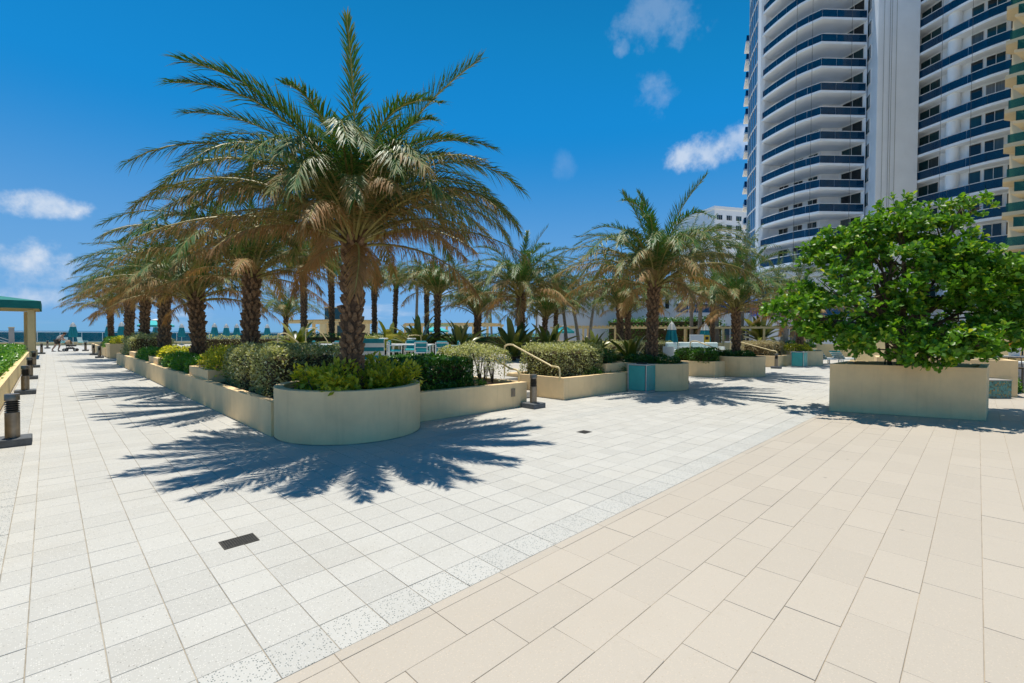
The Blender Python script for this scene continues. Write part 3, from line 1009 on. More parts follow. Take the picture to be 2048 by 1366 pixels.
def date_palm(loc, h, r, nf, size, seed, label, frs, hero=False, lean=(0, 0), spin=0.0, group='date palms of the garden', lo_cut=0.0, green=0.0):
    rg = random.Random(seed)
    t = thing('date_palm', label, 'palm tree', loc, 0, group)
    pts, rad = [], []
    for i in range(13):
        u = i / 12
        pts.append((lean[0] * u * u, lean[1] * u * u, h * u))
        rad.append(trunk_r(u, r))
    tr = MB().tube(pts, rad, 18).build('trunk', 'bark', t, smooth=True)
    per = 8
    rows = max(8, int(h / (.100 if hero else .105)))
    joined = MB()
    for j in range(rows):
        for q in range(per):
            u = (j + rg.uniform(-.45, .45)) / rows
            u = min(max(u, 0), .985)
            a = 2 * math.pi * (q + .5 * (j % 2) + rg.uniform(-.24, .24)) / per + j * .11
            rr = trunk_r(u, r) - .004
            s = (r / .235) * rg.uniform(.75, 1.3) * (1.0 + .2 * u)
            tilt = rg.uniform(-.08, .26) + .12 * u
            mtx = Matrix.Translation((lean[0] * u * u + rr * math.cos(a), lean[1] * u * u + rr * math.sin(a), u * h - .02)) @ Matrix.Rotation(a, 4, 'Z') @ Matrix.Rotation(tilt, 4, 'Y') @ Matrix.Rotation(rg.uniform(-.12, .12), 4, 'X') @ Matrix.Diagonal((s, s * rg.uniform(.85, 1.15), s * rg.uniform(.85, 1.3), 1))
            if hero:
                o = obj('leaf_base', BOOT, t)
                o.matrix_local = mtx
            else:
                joined.add([tuple(mtx @ Vector(p)) for p in boot_v], boot_f)
    if joined.v:
        joined.build('leaf_bases', 'boot', t, stuff=True)
    # fronds
    bounds, acc = [], 0
    for c in CLASSES:
        acc += c[5]
        bounds.append(acc / sum(q[5] for q in CLASSES))
    for i in range(nf):
        u = (i + .5) / nf * (1 - lo_cut)
        u2 = max(0.0, u - green * u)
        c = next(k for k, b in enumerate(bounds) if u2 <= b + 1e-6)
        me = rg.choice(frs[c])
        o = obj('frond', me, t)
        a = spin + i * 2.39996 + rg.uniform(-.2, .2)
        rr = (.02 + .17 * u) * r / .235
        s = size * rg.uniform(.88, 1.08) * (1.22 if hero and i == 0 else 1)
        o.location = (lean[0] + rr * math.cos(a), lean[1] + rr * math.sin(a), h - .02 - .22 * u)
        o.rotation_euler = (rg.gauss(0, .06), rg.gauss(0, .07), a)
        o.scale = (s, s, s)
    return t


date_palm((3.89, 8.0, .74), 2.84, .168, 100, .92, 11, 'largest date palm with shaggy trunk, growing from the big rounded corner drum', HERO, hero=True, spin=-.75, lean=(.05, .0))
PALMS = [
    # x, y, base z, heart z, radius, fronds, size, seed, label, lod
    (3.70, 13.3, .72, 3.35, .235, 46, 1.0, 21, 'date palm in the raised box just behind the silver hedge', 1),
    (3.48, 18.0, .50, 2.95, .255, 44, .98, 22, 'stout date palm among the clipped green shrubs of the long planter', 1),
    (3.52, 24.6, .50, 3.75, .27, 42, 1.05, 23, 'taller date palm at the end of the green shrubs, before the pale round bush', 1),
    (3.62, 31.3, .50, 3.55, .265, 38, 1.0, 24, 'date palm rising behind the pale round bush of the long planter', 1),
    (3.60, 37.6, .0, 3.75, .29, 36, 1.1, 25, 'date palm in the gap between the long planter and the distant planter', 1),
    (3.50, 48.0, .45, 3.35, .235, 34, 1.05, 26, 'date palm of the distant planter nearest the sea railing', 1),
    (14.14, 7.62, .74, 3.50, .225, 50, .98, 31, 'date palm in the drum planter beside the near teal bin', 1),
    (21.28, 7.45, .74, 2.95, .215, 42, .92, 32, 'date palm in the drum planter before the white sofa', 1),
    (31.45, 7.45, .74, 2.95, .235, 36, .92, 33, 'date palm in the drum planter beside the far teal bin', 1),
    (16.7, 16.1, .50, 3.72, .24, 46, 1.05, 41, 'tall date palm standing in the middle of the garden court', 1),
    (23.8, 20.8, .50, 2.95, .22, 40, 1.05, 42, 'date palm on the court near the turquoise open parasol', 2),
    (15.35, 21.3, .50, 4.0, .215, 42, .95, 43, 'slim date palm behind the white dining chairs', 2),
    (20.5, 24.0, .50, 3.15, .22, 40, 1.1, 44, 'low date palm behind the strap-leaved plants of the court', 2),
    (21.2, 30.8, .0, 5.1, .22, 30, .8, 45, 'slender tall date palm beside the long far pergola roof', 2),
    (19.4, 32.6, .0, 5.6, .22, 30, .9, 46, 'slender tall date palm left of the long far pergola roof', 2),
    (16.9, 31.2, .0, 4.9, .22, 34, .9, 47, 'leaning date palm against the sky beyond the dining chairs', 2),
    (13.65, 31.0, .0, 5.9, .23, 34, 1.0, 48, 'tall straight date palm beside the small far kiosk', 2),
    (11.5, 30.2, .0, 5.5, .235, 34, 1.0, 49, 'tall straight date palm at the end of the small far pergola', 2),
    (24.0, 15.0, .50, 3.4, .24, 40, 1.0, 50, 'date palm on the court beside the drum palm, dark trunk', 2),
    (29.4, 17.7, .0, 3.3, .24, 34, .95, 51, 'date palm half hidden by the dark-trunked court palm', 2),
    (13.2, 38.5, .0, 3.0, .2, 30, 1.0, 52, 'green crowned date palm far behind the raised box palm', 2),
    (27.2, 22.6, .0, 3.9, .2, 34, 1.05, 54, 'date palm close before the white boundary wall, right of the turquoise parasol', 2),
    (30.6, 16.2, .0, 4.1, .2, 34, 1.05, 55, 'date palm before the leafy pergola hedge with a broad crown', 2),
    (35.6, 14.2, .0, 4.3, .2, 34, 1.05, 56, 'date palm standing before the blue glass podium terrace', 2),
    (23.5, 27.2, .0, 3.6, .2, 30, .9, 53, 'small date palm with a bluish crown at the back of the court', 2),
]
for (x, y, zb, zh, r_, nf, sz, sd_, lb, lod) in PALMS:
    date_palm((x, y, zb - .08), zh - zb + .1, r_ * .70, round(nf * 1.3), sz * (.92 if x < 5 else 1.06), sd_, lb, MIDF if lod == 1 else FARF, spin=sd_ * 1.7, lean=(random.uniform(-.12, .12), random.uniform(-.12, .12)), green=.18 if lod == 2 else 0)

# coconut palms
CC = [(82, 55, 1.0, 0, .05), (68, 5, 1.05, 0, .08), (50, -28, 1.05, .04, .12), (30, -50, 1.0, .10, .2), (8, -70, .95, .3, .3), (-25, -85, .8, .7, .3)]
COCO = [[frond_mesh('frond', 3.4 * lm, e0 + v * 4, e1 - v * 6, 34, .62, .045, d0, dt, 700 + c * 7 + v, 'coco_frond', vee=-12, sag=.75, swing=random.uniform(-20, 20)) for v in range(2)] for c, (e0, e1, lm, d0, dt) in enumerate(CC)]


def coconut(base, top, r, nf, size, seed, label):
    rg = random.Random(seed)
    t = thing('coconut_palm', label, 'palm tree', base, 0, 'coconut palms at the back')
    tx, ty, tz = top[0] - base[0], top[1] - base[1], top[2] - base[2]
    pts = [(tx * (u ** 1.6), ty * (u ** 1.6), tz * u) for u in [i / 14 for i in range(15)]]
    MB().tube(pts, [r * (1.25 - .5 * (i / 14) ** .5) for i in range(15)], 10).build('trunk', 'coco_bark', t, smooth=True)
    for i in range(nf):
        c = min(5, int(6 * (i + .5) / nf))
        o = obj('frond', rg.choice(COCO[c]), t)
        o.location = (tx, ty, tz - .1)
        o.rotation_euler = (rg.gauss(0, .08), rg.gauss(0, .08), i * 2.4 + rg.uniform(-.3, .3) + seed)
        s = size * rg.uniform(.85, 1.1)
        o.scale = (s, s, s)
    return t


coconut((32.3, 24.2, .0), (31.7, 24.7, 4.9), .15, 18, .75, 61, 'slim coconut palm leaning over the turquoise parasol')
coconut((34.4, 24.7, .0), (34.8, 24.3, 5.3), .15, 18, .75, 62, 'slim coconut palm leaning away from the parasol')
coconut((28.6, 22.6, .0), (28.2, 23.2, 6.0), .13, 16, .75, 63, 'coconut palm with a very thin dark trunk by the white boundary wall')
coconut((40.7, 15.8, .0), (40.5, 16.1, 6.2), .19, 18, .8, 64, 'thick-trunked coconut palm standing before the blue glass terrace')
coconut((38.2, 16.3, .0), (39.2, 16.6, 8.8), .17, 20, .9, 65, 'coconut palm with a high crown before the distant white block')
coconut((40.5, 10.5, .7), (39.9, 11.0, 5.6), .19, 18, .8, 66, 'left of two crossing coconut palms in the round bed')
coconut((41.2, 10.1, .7), (41.6, 9.9, 6.0), .19, 18, .8, 67, 'right of two crossing coconut palms in the round bed')
coconut((39.6, 17.6, .0), (39.9, 17.9, 9.4), .16, 20, .9, 81, 'tall coconut palm whose crown overlaps the distant white block')
coconut((42.2, 14.4, .0), (42.6, 14.2, 8.6), .16, 20, .9, 82, 'coconut palm with a dark crown just left of the tower foot')
coconut((24.0, 36.6, .0), (24.2, 36.6, 7.0), .15, 16, .7, 68, 'coconut palm with a bluish thin trunk seen beside the big shaggy trunk')
for i, (x, y, h) in enumerate([(47, 46, 6.6), (50, 45.2, 7.6), (52.5, 43.5, 8.4), (49.2, 42.0, 8.6), (55, 42.0, 8.0), (43.5, 47.5, 6.2), (54.5, 39.0, 9.6)]):
    coconut((x, y, -1.0), (x + random.uniform(-1, 1), y + random.uniform(-1, 1), h - 1.5), .17, 20, .95, 70 + i, ['shadowy coconut palm at the seaward end of the white boundary wall'][0])


# ------------------------------------------------------------------ hedges and bedding
def hedge(name, label, cat, x0, x1, y0, y1, z0, z1, mat, n, size, group=None, core=True, rnd=.16, tmpl=T_LEAF, rot=0.0, wav=.06, stems=5, dome=0.0, shell=.07, open_low=0.0, updir=.35):
    cx, cy = (x0 + x1) / 2, (y0 + y1) / 2
    t = thing(name, label, cat, (cx, cy, z0), rot, group)
    a, b, h = (x1 - x0) / 2, (y1 - y0) / 2, z1 - z0
    areas = np.array([4 * a * b, 2 * a * h, 2 * a * h, 2 * b * h, 2 * b * h])
    pick = RNG.choice(5, n, p=areas / areas.sum())
    u = RNG.uniform(-1, 1, n)
    w = RNG.uniform(-1, 1, n)
    P = np.zeros((n, 3))
    Nn = np.zeros((n, 3))
    top = pick == 0
    P[top] = np.stack([u[top] * a, w[top] * b, np.full(top.sum(), h)], 1)
    Nn[top] = (0, 0, 1)
    for k, (ax, sg) in enumerate([(1, -1), (1, 1), (0, -1), (0, 1)]):
        s = pick == k + 1
        zz = (w[s] * .5 + .5) * h
        if ax == 1:
            P[s] = np.stack([u[s] * a, np.full(s.sum(), sg * b), zz], 1)
            Nn[s] = (0, sg, 0)
        else:
            P[s] = np.stack([np.full(s.sum(), sg * a), u[s] * b, zz], 1)
            Nn[s] = (sg, 0, 0)
    # rounded corners: pull towards an inner box by the rounding radius
    rr = min(rnd, a * .9, b * .9, h * .9)
    lo = np.array([-a + rr, -b + rr, 0])
    hi = np.array([a - rr, b - rr, h - rr])
    Q = np.clip(P, lo, hi)
    dlt = P - Q
    ln = np.linalg.norm(dlt, axis=1, keepdims=True)
    Nn = np.where(ln > 1e-6, dlt / np.maximum(ln, 1e-9), Nn)
    P = Q + Nn * rr
    if dome > 0:
        q = np.clip((P[:, 0] / a) ** 2 + (P[:, 1] / b) ** 2, 0, 1)
        P[:, 2] *= 1 - dome * q
    ph = RNG.uniform(0, 6, 6)
    wv = np.sin(P[:, 0] * 4.1 + ph[0]) * np.sin(P[:, 1] * 3.7 + ph[1]) + .6 * np.sin(P[:, 0] * 9.3 + P[:, 2] * 7 + ph[2]) + .6 * np.sin(P[:, 1] * 8.7 + P[:, 2] * 6 + ph[3])
    P += Nn * (wv * wav)[:, None]
    P -= Nn * (RNG.exponential(shell, n))[:, None]
    P[:, 2] = np.maximum(P[:, 2], .02)
    if open_low > 0:
        keep = RNG.uniform(0, 1, n) < np.clip((P[:, 2] / h - .1) / open_low, .06, 1)
        P, Nn = P[keep], Nn[keep]
    D = Nn * .55 + unit(len(P)) * .85 + np.array([0, 0, updir])
    U = Nn * .35 + np.array([0, 0, 1.1]) + unit(len(P)) * .6
    S = size * RNG.uniform(.65, 1.25, len(P))
    obj('foliage', leaves_mesh('foliage', P, D, U, S, tmpl, mat), t)
    st = MB()
    for k in range(stems):
        bx_, by_ = random.uniform(-a * .75, a * .75), random.uniform(-b * .6, b * .6)
        for q in range(3):
            ex, ey = bx_ + random.uniform(-.22, .22), by_ + random.uniform(-.22, .22)
            st.tube([(bx_, by_, -.06), ((bx_ + ex) / 2 + random.uniform(-.04, .04), (by_ + ey) / 2, h * .4), (ex, ey, h * .82)], [.014, .010, .004], 5)
    if st.v:
        st.build('stems', 'wood_bark', t)
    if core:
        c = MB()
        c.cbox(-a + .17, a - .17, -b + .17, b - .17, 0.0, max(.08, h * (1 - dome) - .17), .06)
        c.build('filler_box', 'filler_dark', t)  # solid dark box added behind the leaves so the hedge isn't see-through
    return t


SIL = 'clipped silver-leaved hedges'
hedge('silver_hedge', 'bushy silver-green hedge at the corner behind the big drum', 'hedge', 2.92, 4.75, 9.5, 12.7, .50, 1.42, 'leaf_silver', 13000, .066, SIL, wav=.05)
hedge('silver_hedge', 'open silver-green shrubs on bare stems beside the outlet plate wall', 'hedge', 6.75, 8.15, 8.15, 9.5, .52, 1.42, 'leaf_silver', 7000, .060, SIL, core=False, stems=16, open_low=.75)
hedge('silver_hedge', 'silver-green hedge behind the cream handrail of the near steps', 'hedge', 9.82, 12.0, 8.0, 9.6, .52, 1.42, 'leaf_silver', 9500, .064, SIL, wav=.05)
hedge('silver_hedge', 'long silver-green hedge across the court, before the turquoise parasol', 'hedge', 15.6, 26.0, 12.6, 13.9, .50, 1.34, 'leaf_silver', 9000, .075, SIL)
hedge('silver_hedge', 'dry greyish hedge behind the double handrails', 'hedge', 27.95, 30.6, 7.95, 9.6, .55, 1.36, 'leaf_silver_dry', 8000, .062, SIL)
hedge('silver_hedge', 'pale rounded silver bush in the long planter before the sea', 'hedge', 2.72, 4.6, 28.6, 31.9, .50, 1.55, 'leaf_silver', 8000, .075, SIL, rnd=.5, wav=.09)
hedge('silver_hedge', 'low silver hedge of the court behind the sun loungers', 'hedge', 6.5, 15.5, 33.5, 34.8, 0.0, 1.45, 'leaf_silver', 6000, .09, SIL)
hedge('silver_hedge', 'flat silver hedge along the back of the court behind the dining chairs', 'hedge', 11.6, 21.4, 24.6, 25.6, .50, 1.55, 'leaf_silver', 6500, .085, SIL)
GRN = 'clipped green hedges'
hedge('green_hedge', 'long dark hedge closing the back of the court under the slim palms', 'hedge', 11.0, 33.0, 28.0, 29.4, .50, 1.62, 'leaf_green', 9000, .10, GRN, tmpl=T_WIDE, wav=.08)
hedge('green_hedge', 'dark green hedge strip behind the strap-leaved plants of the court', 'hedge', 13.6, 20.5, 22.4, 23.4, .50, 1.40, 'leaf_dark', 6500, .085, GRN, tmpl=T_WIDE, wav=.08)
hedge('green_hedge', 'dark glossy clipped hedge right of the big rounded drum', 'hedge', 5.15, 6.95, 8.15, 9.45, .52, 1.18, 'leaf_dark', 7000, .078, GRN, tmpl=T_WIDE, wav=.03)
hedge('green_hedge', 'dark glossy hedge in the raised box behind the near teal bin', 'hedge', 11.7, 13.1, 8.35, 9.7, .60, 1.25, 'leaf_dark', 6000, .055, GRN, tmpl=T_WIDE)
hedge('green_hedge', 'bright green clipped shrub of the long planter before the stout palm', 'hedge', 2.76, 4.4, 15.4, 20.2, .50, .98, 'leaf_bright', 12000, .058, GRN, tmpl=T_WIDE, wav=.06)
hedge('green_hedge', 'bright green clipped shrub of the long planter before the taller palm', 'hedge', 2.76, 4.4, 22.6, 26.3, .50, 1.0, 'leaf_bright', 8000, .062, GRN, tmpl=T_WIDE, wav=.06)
hedge('green_hedge', 'bright green rounded shrub in the planter with the cut corner', 'hedge', 19.1, 20.9, 7.75, 9.4, .55, 1.12, 'leaf_green', 7000, .062, GRN, tmpl=T_WIDE, rnd=.3)
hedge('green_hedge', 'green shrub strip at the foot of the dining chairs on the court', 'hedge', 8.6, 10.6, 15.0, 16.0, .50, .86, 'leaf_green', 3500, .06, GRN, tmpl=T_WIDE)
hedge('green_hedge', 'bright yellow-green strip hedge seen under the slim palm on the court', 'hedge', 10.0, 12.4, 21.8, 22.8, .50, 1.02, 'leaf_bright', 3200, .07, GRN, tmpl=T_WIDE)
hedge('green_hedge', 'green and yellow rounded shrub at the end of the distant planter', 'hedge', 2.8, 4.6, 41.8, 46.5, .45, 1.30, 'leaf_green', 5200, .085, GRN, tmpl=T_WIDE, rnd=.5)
hedge('green_hedge', 'dark green bed round the trunk of the sofa-side drum palm', 'hedge', 20.6, 22.0, 6.75, 8.15, .72, 1.0, 'leaf_dark', 4200, .06, GRN, tmpl=T_WIDE, rnd=.5, core=False)
hedge('green_hedge', 'dark green bed round the trunk of the palm beside the near teal bin', 'hedge', 13.35, 14.95, 6.85, 8.4, .72, 1.02, 'leaf_dark', 5000, .055, GRN, tmpl=T_WIDE, rnd=.6, core=False)
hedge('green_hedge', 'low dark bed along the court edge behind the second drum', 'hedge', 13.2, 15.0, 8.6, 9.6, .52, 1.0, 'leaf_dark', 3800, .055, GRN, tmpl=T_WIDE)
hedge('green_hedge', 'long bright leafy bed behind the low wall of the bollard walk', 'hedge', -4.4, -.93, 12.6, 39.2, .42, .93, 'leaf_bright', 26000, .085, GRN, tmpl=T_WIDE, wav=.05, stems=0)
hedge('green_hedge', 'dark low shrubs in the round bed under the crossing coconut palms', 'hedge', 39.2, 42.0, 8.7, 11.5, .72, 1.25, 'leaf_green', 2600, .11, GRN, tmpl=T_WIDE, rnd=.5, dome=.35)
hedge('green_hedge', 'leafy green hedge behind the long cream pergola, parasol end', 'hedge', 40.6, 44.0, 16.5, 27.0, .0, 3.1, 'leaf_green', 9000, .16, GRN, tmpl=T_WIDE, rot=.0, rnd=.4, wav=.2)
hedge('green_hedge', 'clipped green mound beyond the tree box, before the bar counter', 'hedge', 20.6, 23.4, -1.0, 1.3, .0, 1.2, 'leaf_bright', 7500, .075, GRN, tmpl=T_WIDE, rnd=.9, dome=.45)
COV = 'low ground cover along the planter walls'
hedge('ground_cover', 'low green ground cover along the wall with the outlet plate', 'ground cover', 5.15, 7.2, 7.90, 8.2, .50, .68, 'leaf_green', 2600, .04, COV, core=False, stems=0)
hedge('ground_cover', 'low green ground cover along the wall before the near teal bin', 'ground cover', 11.0, 13.0, 7.86, 8.3, .50, .68, 'leaf_green', 2200, .042, COV, core=False, stems=0)
YEL = 'yellow-green variegated shrubs'
hedge('variegated_shrub', 'yellow-green leafy shrubs filling the left half of the big drum', 'shrub', 3.02, 3.80, 7.1, 8.6, .72, 1.14, 'leaf_yellow', 2000, .115, YEL, core=False, rnd=.4, stems=9, wav=.13, shell=.22)
hedge('variegated_shrub', 'yellow-green leafy shrubs filling the right half of the big drum', 'shrub', 3.92, 4.86, 7.2, 8.85, .72, 1.16, 'leaf_yellow', 2300, .115, YEL, core=False, rnd=.4, stems=9, wav=.13, shell=.22)
hedge('variegated_shrub', 'yellow-green shrub in the raised box beside the silver hedge', 'shrub', 2.9, 3.7, 12.75, 15.0, .68, 1.30, 'leaf_yellow', 2600, .085, YEL, core=False, rnd=.35, wav=.08, shell=.12)
hedge('variegated_shrub', 'brownish yellow-green shrub in the middle raised box', 'shrub', 2.9, 4.1, 20.45, 22.2, .68, 1.15, 'leaf_yellow', 1900, .085, YEL, core=False, rnd=.35)
hedge('variegated_shrub', 'yellow flowering shrub in the raised box of the distant planter', 'shrub', 2.95, 4.2, 39.5, 41.2, .80, 1.35, 'leaf_yellow', 1600, .10, YEL, core=False, rnd=.35)
hedge('variegated_shrub', 'yellow-green shrub under the palm beside the far teal bin', 'shrub', 30.4, 32.4, 6.9, 8.3, .72, 1.15, 'leaf_yellow', 1800, .10, YEL, core=False, rnd=.4)

# strap-leaved plants: every leaf a piece of its own
STRAPS = []
for v in range(4):
    s = MB()
    n, L_, w_ = 7, 1.0, .165
    pts = []
    e0_, e1_ = (78, 58, 44, 26)[v], (42, 12, -22, -40)[v]
    p = Vector((0, 0, 0))
    for i in range(n + 1):
        pts.append(p.copy())
        e = R(e0_ + (e1_ - e0_) * (i / n) ** 1.5)
        p += Vector((math.cos(e), 0, math.sin(e))) * L_ / n
    vs, fs = [], []
    for i, q in enumerate(pts):
        ww = w_ * .5 * (0.55 + .9 * math.sin(math.pi * min(1, .12 + i / n * .9)) * .6) * (1 if i < n else .08)
        vs += [(q.x, ww, q.z + ww * .45), (q.x, 0, q.z), (q.x, -ww, q.z + ww * .45)]
    for i in range(n):
        for k in (0, 1):
            fs.append((i * 3 + k, i * 3 + k + 1, i * 3 + 4 + k, i * 3 + 3 + k))
    STRAPS.append(s.add(vs, fs).mesh('leaf', 'leaf_strap', True))


def strap_plant(x, y, z, size, nl, label, seed):
    rg = random.Random(seed)
    t = thing('strap_plant', label, 'plant', (x, y, z), 0, 'big strap-leaved plants')
    MB().lathe([(.10 * size, 0), (.09 * size, .12 * size), (.03, .16 * size)], (0, 0, 0), 8).build('stem', 'wood_bark', t)
    for i in range(nl):
        o = obj('leaf', STRAPS[min(3, int(4 * (i / nl) * 1.05))], t)
        a = i * 2.4 + rg.uniform(-.3, .3)
        s = size * rg.uniform(.8, 1.2)
        o.location = (.05 * size * math.cos(a), .05 * size * math.sin(a), .08 * size)
        o.rotation_euler = (rg.gauss(0, .12), rg.gauss(0, .1), a)
        o.scale = (s, s * rg.uniform(.8, 1.2), s)


SP = [(12.95, 9.3, .55, .95, 24, 'broad strap-leaved plant left of the palm beside the near teal bin'), (14.75, 8.75, .55, .95, 26, 'broad strap-leaved plant right of the palm beside the near teal bin'),
      (13.6, 9.4, .55, .8, 18, 'smaller strap-leaved plant close behind the palm beside the near teal bin'),
      (15.2, 15.2, .5, 1.35, 24, 'tall upright strap-leaved plant left of the tall middle court palm'), (17.9, 15.3, .5, 1.3, 22, 'tall upright strap-leaved plant right of the tall middle court palm'),
      (16.3, 20.4, .5, 1.5, 28, 'largest strap-leaved plant behind the right dining chairs'), (14.2, 21.4, .5, 1.5, 26, 'strap-leaved plant behind the middle dining chairs'),
      (14.0, 24.0, .5, 1.45, 24, 'strap-leaved plant behind the left dining chairs'), (9.6, 26.2, .5, 1.35, 24, 'spiky strap-leaved plant before the small far pergola'),
      (18.6, 17.6, .5, 1.1, 20, 'low strap-leaved plant between the court palms'), (16.6, 11.6, .5, 1.0, 18, 'strap-leaved plant beside the cream pool rail'),
      (42.6, 13.0, 1.0, 2.0, 26, 'large green fan plant behind the pergola near the crossing palms')]
for i, (x, y, z, s, n, lb) in enumerate(SP):
    strap_plant(x, y, z, s * 1.28, n, lb, 900 + i)


# ------------------------------------------------------------------ broadleaf tree in the box
def big_tree():
    bx_, by_, bz = 13.98, 1.22, .90
    t = thing('broadleaf_tree', 'dense bushy broadleaf tree with round glossy leaves in the tan box planter', 'tree', (bx_, by_, bz))
    rv, dv = np.array(rt0), np.array((math.sin(CAM_YAW), math.cos(CAM_YAW), 0))
    lobes = [(-1.35, .0, 1.55, 1.30, 1.35, 1.05), (-.25, .2, 2.60, 1.35, 1.35, .95), (.95, .1, 3.05, .78, 1.0, .85), (1.60, .0, 1.50, 1.30, 1.3, .95),
             (.1, -.35, 1.05, 1.95, 1.45, .72), (-1.55, .1, 2.45, .75, .9, .62), (.35, .2, 2.0, 1.3, 1.5, 1.0), (2.35, .1, 1.35, .75, .9, .62), (1.45, .1, 3.72, .25, .4, .30), (-.05, .1, 3.35, .42, .6, .45), (-1.15, -.1, 3.0, .45, .5, .32), (-2.0, 0, 1.2, .45, .6, .5), (2.0, -.1, 2.15, .55, .6, .35), (-.9, -.7, .66, 1.0, .6, .42), (.6, -.75, .66, 1.0, .6, .42), (1.6, -.5, .75, .8, .6, .42), (.2, -.4, 1.9, 1.1, .9, .6), (-.9, -.4, 2.2, .8, .8, .5)]
    C = np.array([rv * (a * .93 + .06) + dv * b + np.array((0, 0, c * 1.03)) for a, b, c, *_ in lobes])
    S = np.array([q[3:] for q in lobes])
    M3 = np.stack([rv, dv, np.array((0, 0, 1.0))])          # rows: local axes
    # tiers: flattened sprays of twigs on the surface of every lobe
    KC, KS = [], []
    rt_ = np.random.default_rng(21)
    for k in range(len(lobes)):
        nk = int(5 + 9 * S[k][0] * S[k][2])
        for _ in range(nk):
            d = rt_.normal(size=3)
            d /= np.linalg.norm(d)
            if d[2] < -.8:
                d[2] *= -.6
            KC.append(C[k] + (d * S[k] * rt_.uniform(.72, .98)) @ M3)
            q = rt_.uniform(.30, .58) * min(1.0, .55 + S[k][0] * .45)
            KS.append((q, q, q * rt_.uniform(.42, .62)))
    KC, KS = np.array(KC), np.array(KS)
    P, N = [], []
    want = 3700
    wts = KS[:, 0] ** 2
    wts = wts / wts.sum()
    while len(P) < want:
        k = RNG.choice(len(KC), p=wts)
        d = unit(1)[0]
        if d[2] < -.25 and RNG.uniform() < .7:
            continue
        p = KC[k] + (d * KS[k] * RNG.uniform(.80, 1.08)) @ M3
        if p[2] < .14 + .10 * math.sin(p[0] * 5):
            continue
        q = np.sqrt(((((p - C) @ M3.T) / S) ** 2).sum(1))
        if q.min() < .55:
            continue
        q2 = np.sqrt(((((p - KC) @ M3.T) / KS) ** 2).sum(1))
        q2[k] = 9
        if q2.min() < .48:
            continue
        n = d / KS[k]
        n = n / np.linalg.norm(n)
        P.append(p)
        N.append(n @ M3)
    P, N = np.array(P), np.array(N)
    A = N * .75 + np.array((0, 0, .55)) + unit(len(P)) * .35
    A = A / np.linalg.norm(A, axis=1, keepdims=True)
    LP, LD, LU, LS = [], [], [], []
    for p, a in zip(P, A):
        ref = np.array((0, 0, 1.0)) if abs(a[2]) < .9 else np.array((1.0, 0, 0))
        s = np.cross(a, ref)
        s /= np.linalg.norm(s)
        o = np.cross(a, s)
        m_ = RNG.integers(8, 12)
        ph = RNG.uniform(0, 6.28)
        for i in range(m_):
            ang = ph + i * 2.4
            el = R(RNG.uniform(8, 62)) if i > 2 else R(RNG.uniform(50, 80))
            out_ = s * math.cos(ang) + o * math.sin(ang)
            d = out_ * math.cos(el) + a * math.sin(el)
            d = d + np.array((0, 0, -.12))
            LP.append(p - a * .05 + a * .012 * i)
            LD.append(d)
            LU.append(a * math.cos(el) - out_ * math.sin(el) + unit(1)[0] * .22)
            LS.append(RNG.uniform(.085, .165))
    LP, LD, LU, LS = map(np.array, (LP, LD, LU, LS))
    front = -(LP @ dv) + .25 * RNG.uniform(-1, 1, len(LP))
    order = np.argsort(-front)
    sel = order[:900:3]
    rest = np.setdiff1d(np.arange(len(LP)), sel)
    crown = obj('crown', leaves_mesh('crown', LP[rest], LD[rest], LU[rest], LS[rest], T_OBOV, 'leaf_tree'), t, stuff=True)
    one = leaves_mesh('leaf', np.zeros((1, 3)), np.array([[1.0, 0, 0]]), np.array([[0, 0, 1.0]]), np.ones(1), T_OBOV, 'leaf_tree')
    Fm = frames(LD[sel], LU[sel])
    for k in range(len(sel)):
        o = obj('leaf', one, t)
        s = LS[sel[k]]
        mm = Matrix(Fm[k].tolist()).transposed().to_4x4() @ Matrix.Diagonal((s, s, s, 1))
        mm.translation = Vector(LP[sel[k]].tolist())
        o.matrix_local = mm
    # trunk and limbs
    MB().tube([(0, 0, -.05), (.02, 0, .25), (-.03, .03, .7), (0, 0, 1.3)], [.15, .12, .10, .085], 10).build('trunk', 'wood_bark', t, smooth=True)
    rg = random.Random(5)
    for k in range(len(lobes)):
        c = Vector(C[k].tolist())
        st = Vector((rg.uniform(-.05, .05), rg.uniform(-.05, .05), .15 + .9 * rg.random()))
        md = st.lerp(c, .5) + Vector((rg.uniform(-.15, .15), rg.uniform(-.15, .15), rg.uniform(-.1, .1)))
        b = MB().tube([st, md, c], [.07, .05, .02], 7)
        for q in range(9):
            d = Vector(unit(1)[0].tolist())
            e = c + Vector((d.x * S[k][0] * .8, d.y * S[k][1] * .8, d.z * S[k][2] * .75))
            b.tube([md.lerp(c, rg.uniform(.3, 1)), c.lerp(e, .5) + Vector((0, 0, -.06)), e], [.022, .015, .006], 5)
        b.build('limb', 'wood_bark', t, smooth=True)
    for k, (a, b_) in enumerate([(-1.15, .9), (-.55, .75), (-.25, .6), (.55, .8), (.95, .95), (1.35, .85)]):
        e = Vector((rv * a * .55 + dv * rg.uniform(-.3, .2) + np.array((0, 0, b_))).tolist())
        s0 = Vector((rv * a * .42 + dv * rg.uniform(-.3, .1)).tolist())
        MB().tube([s0 + Vector((0, 0, -.02)), s0.lerp(e, .5) + Vector((rg.uniform(-.1, .1), rg.uniform(-.1, .1), 0)), e + (e - s0) * .3], [.05, .04, .03] if k in (1, 4) else [.018, .014, .01], 7).build('side_stem', 'wood_bark', t, smooth=True)


big_tree()


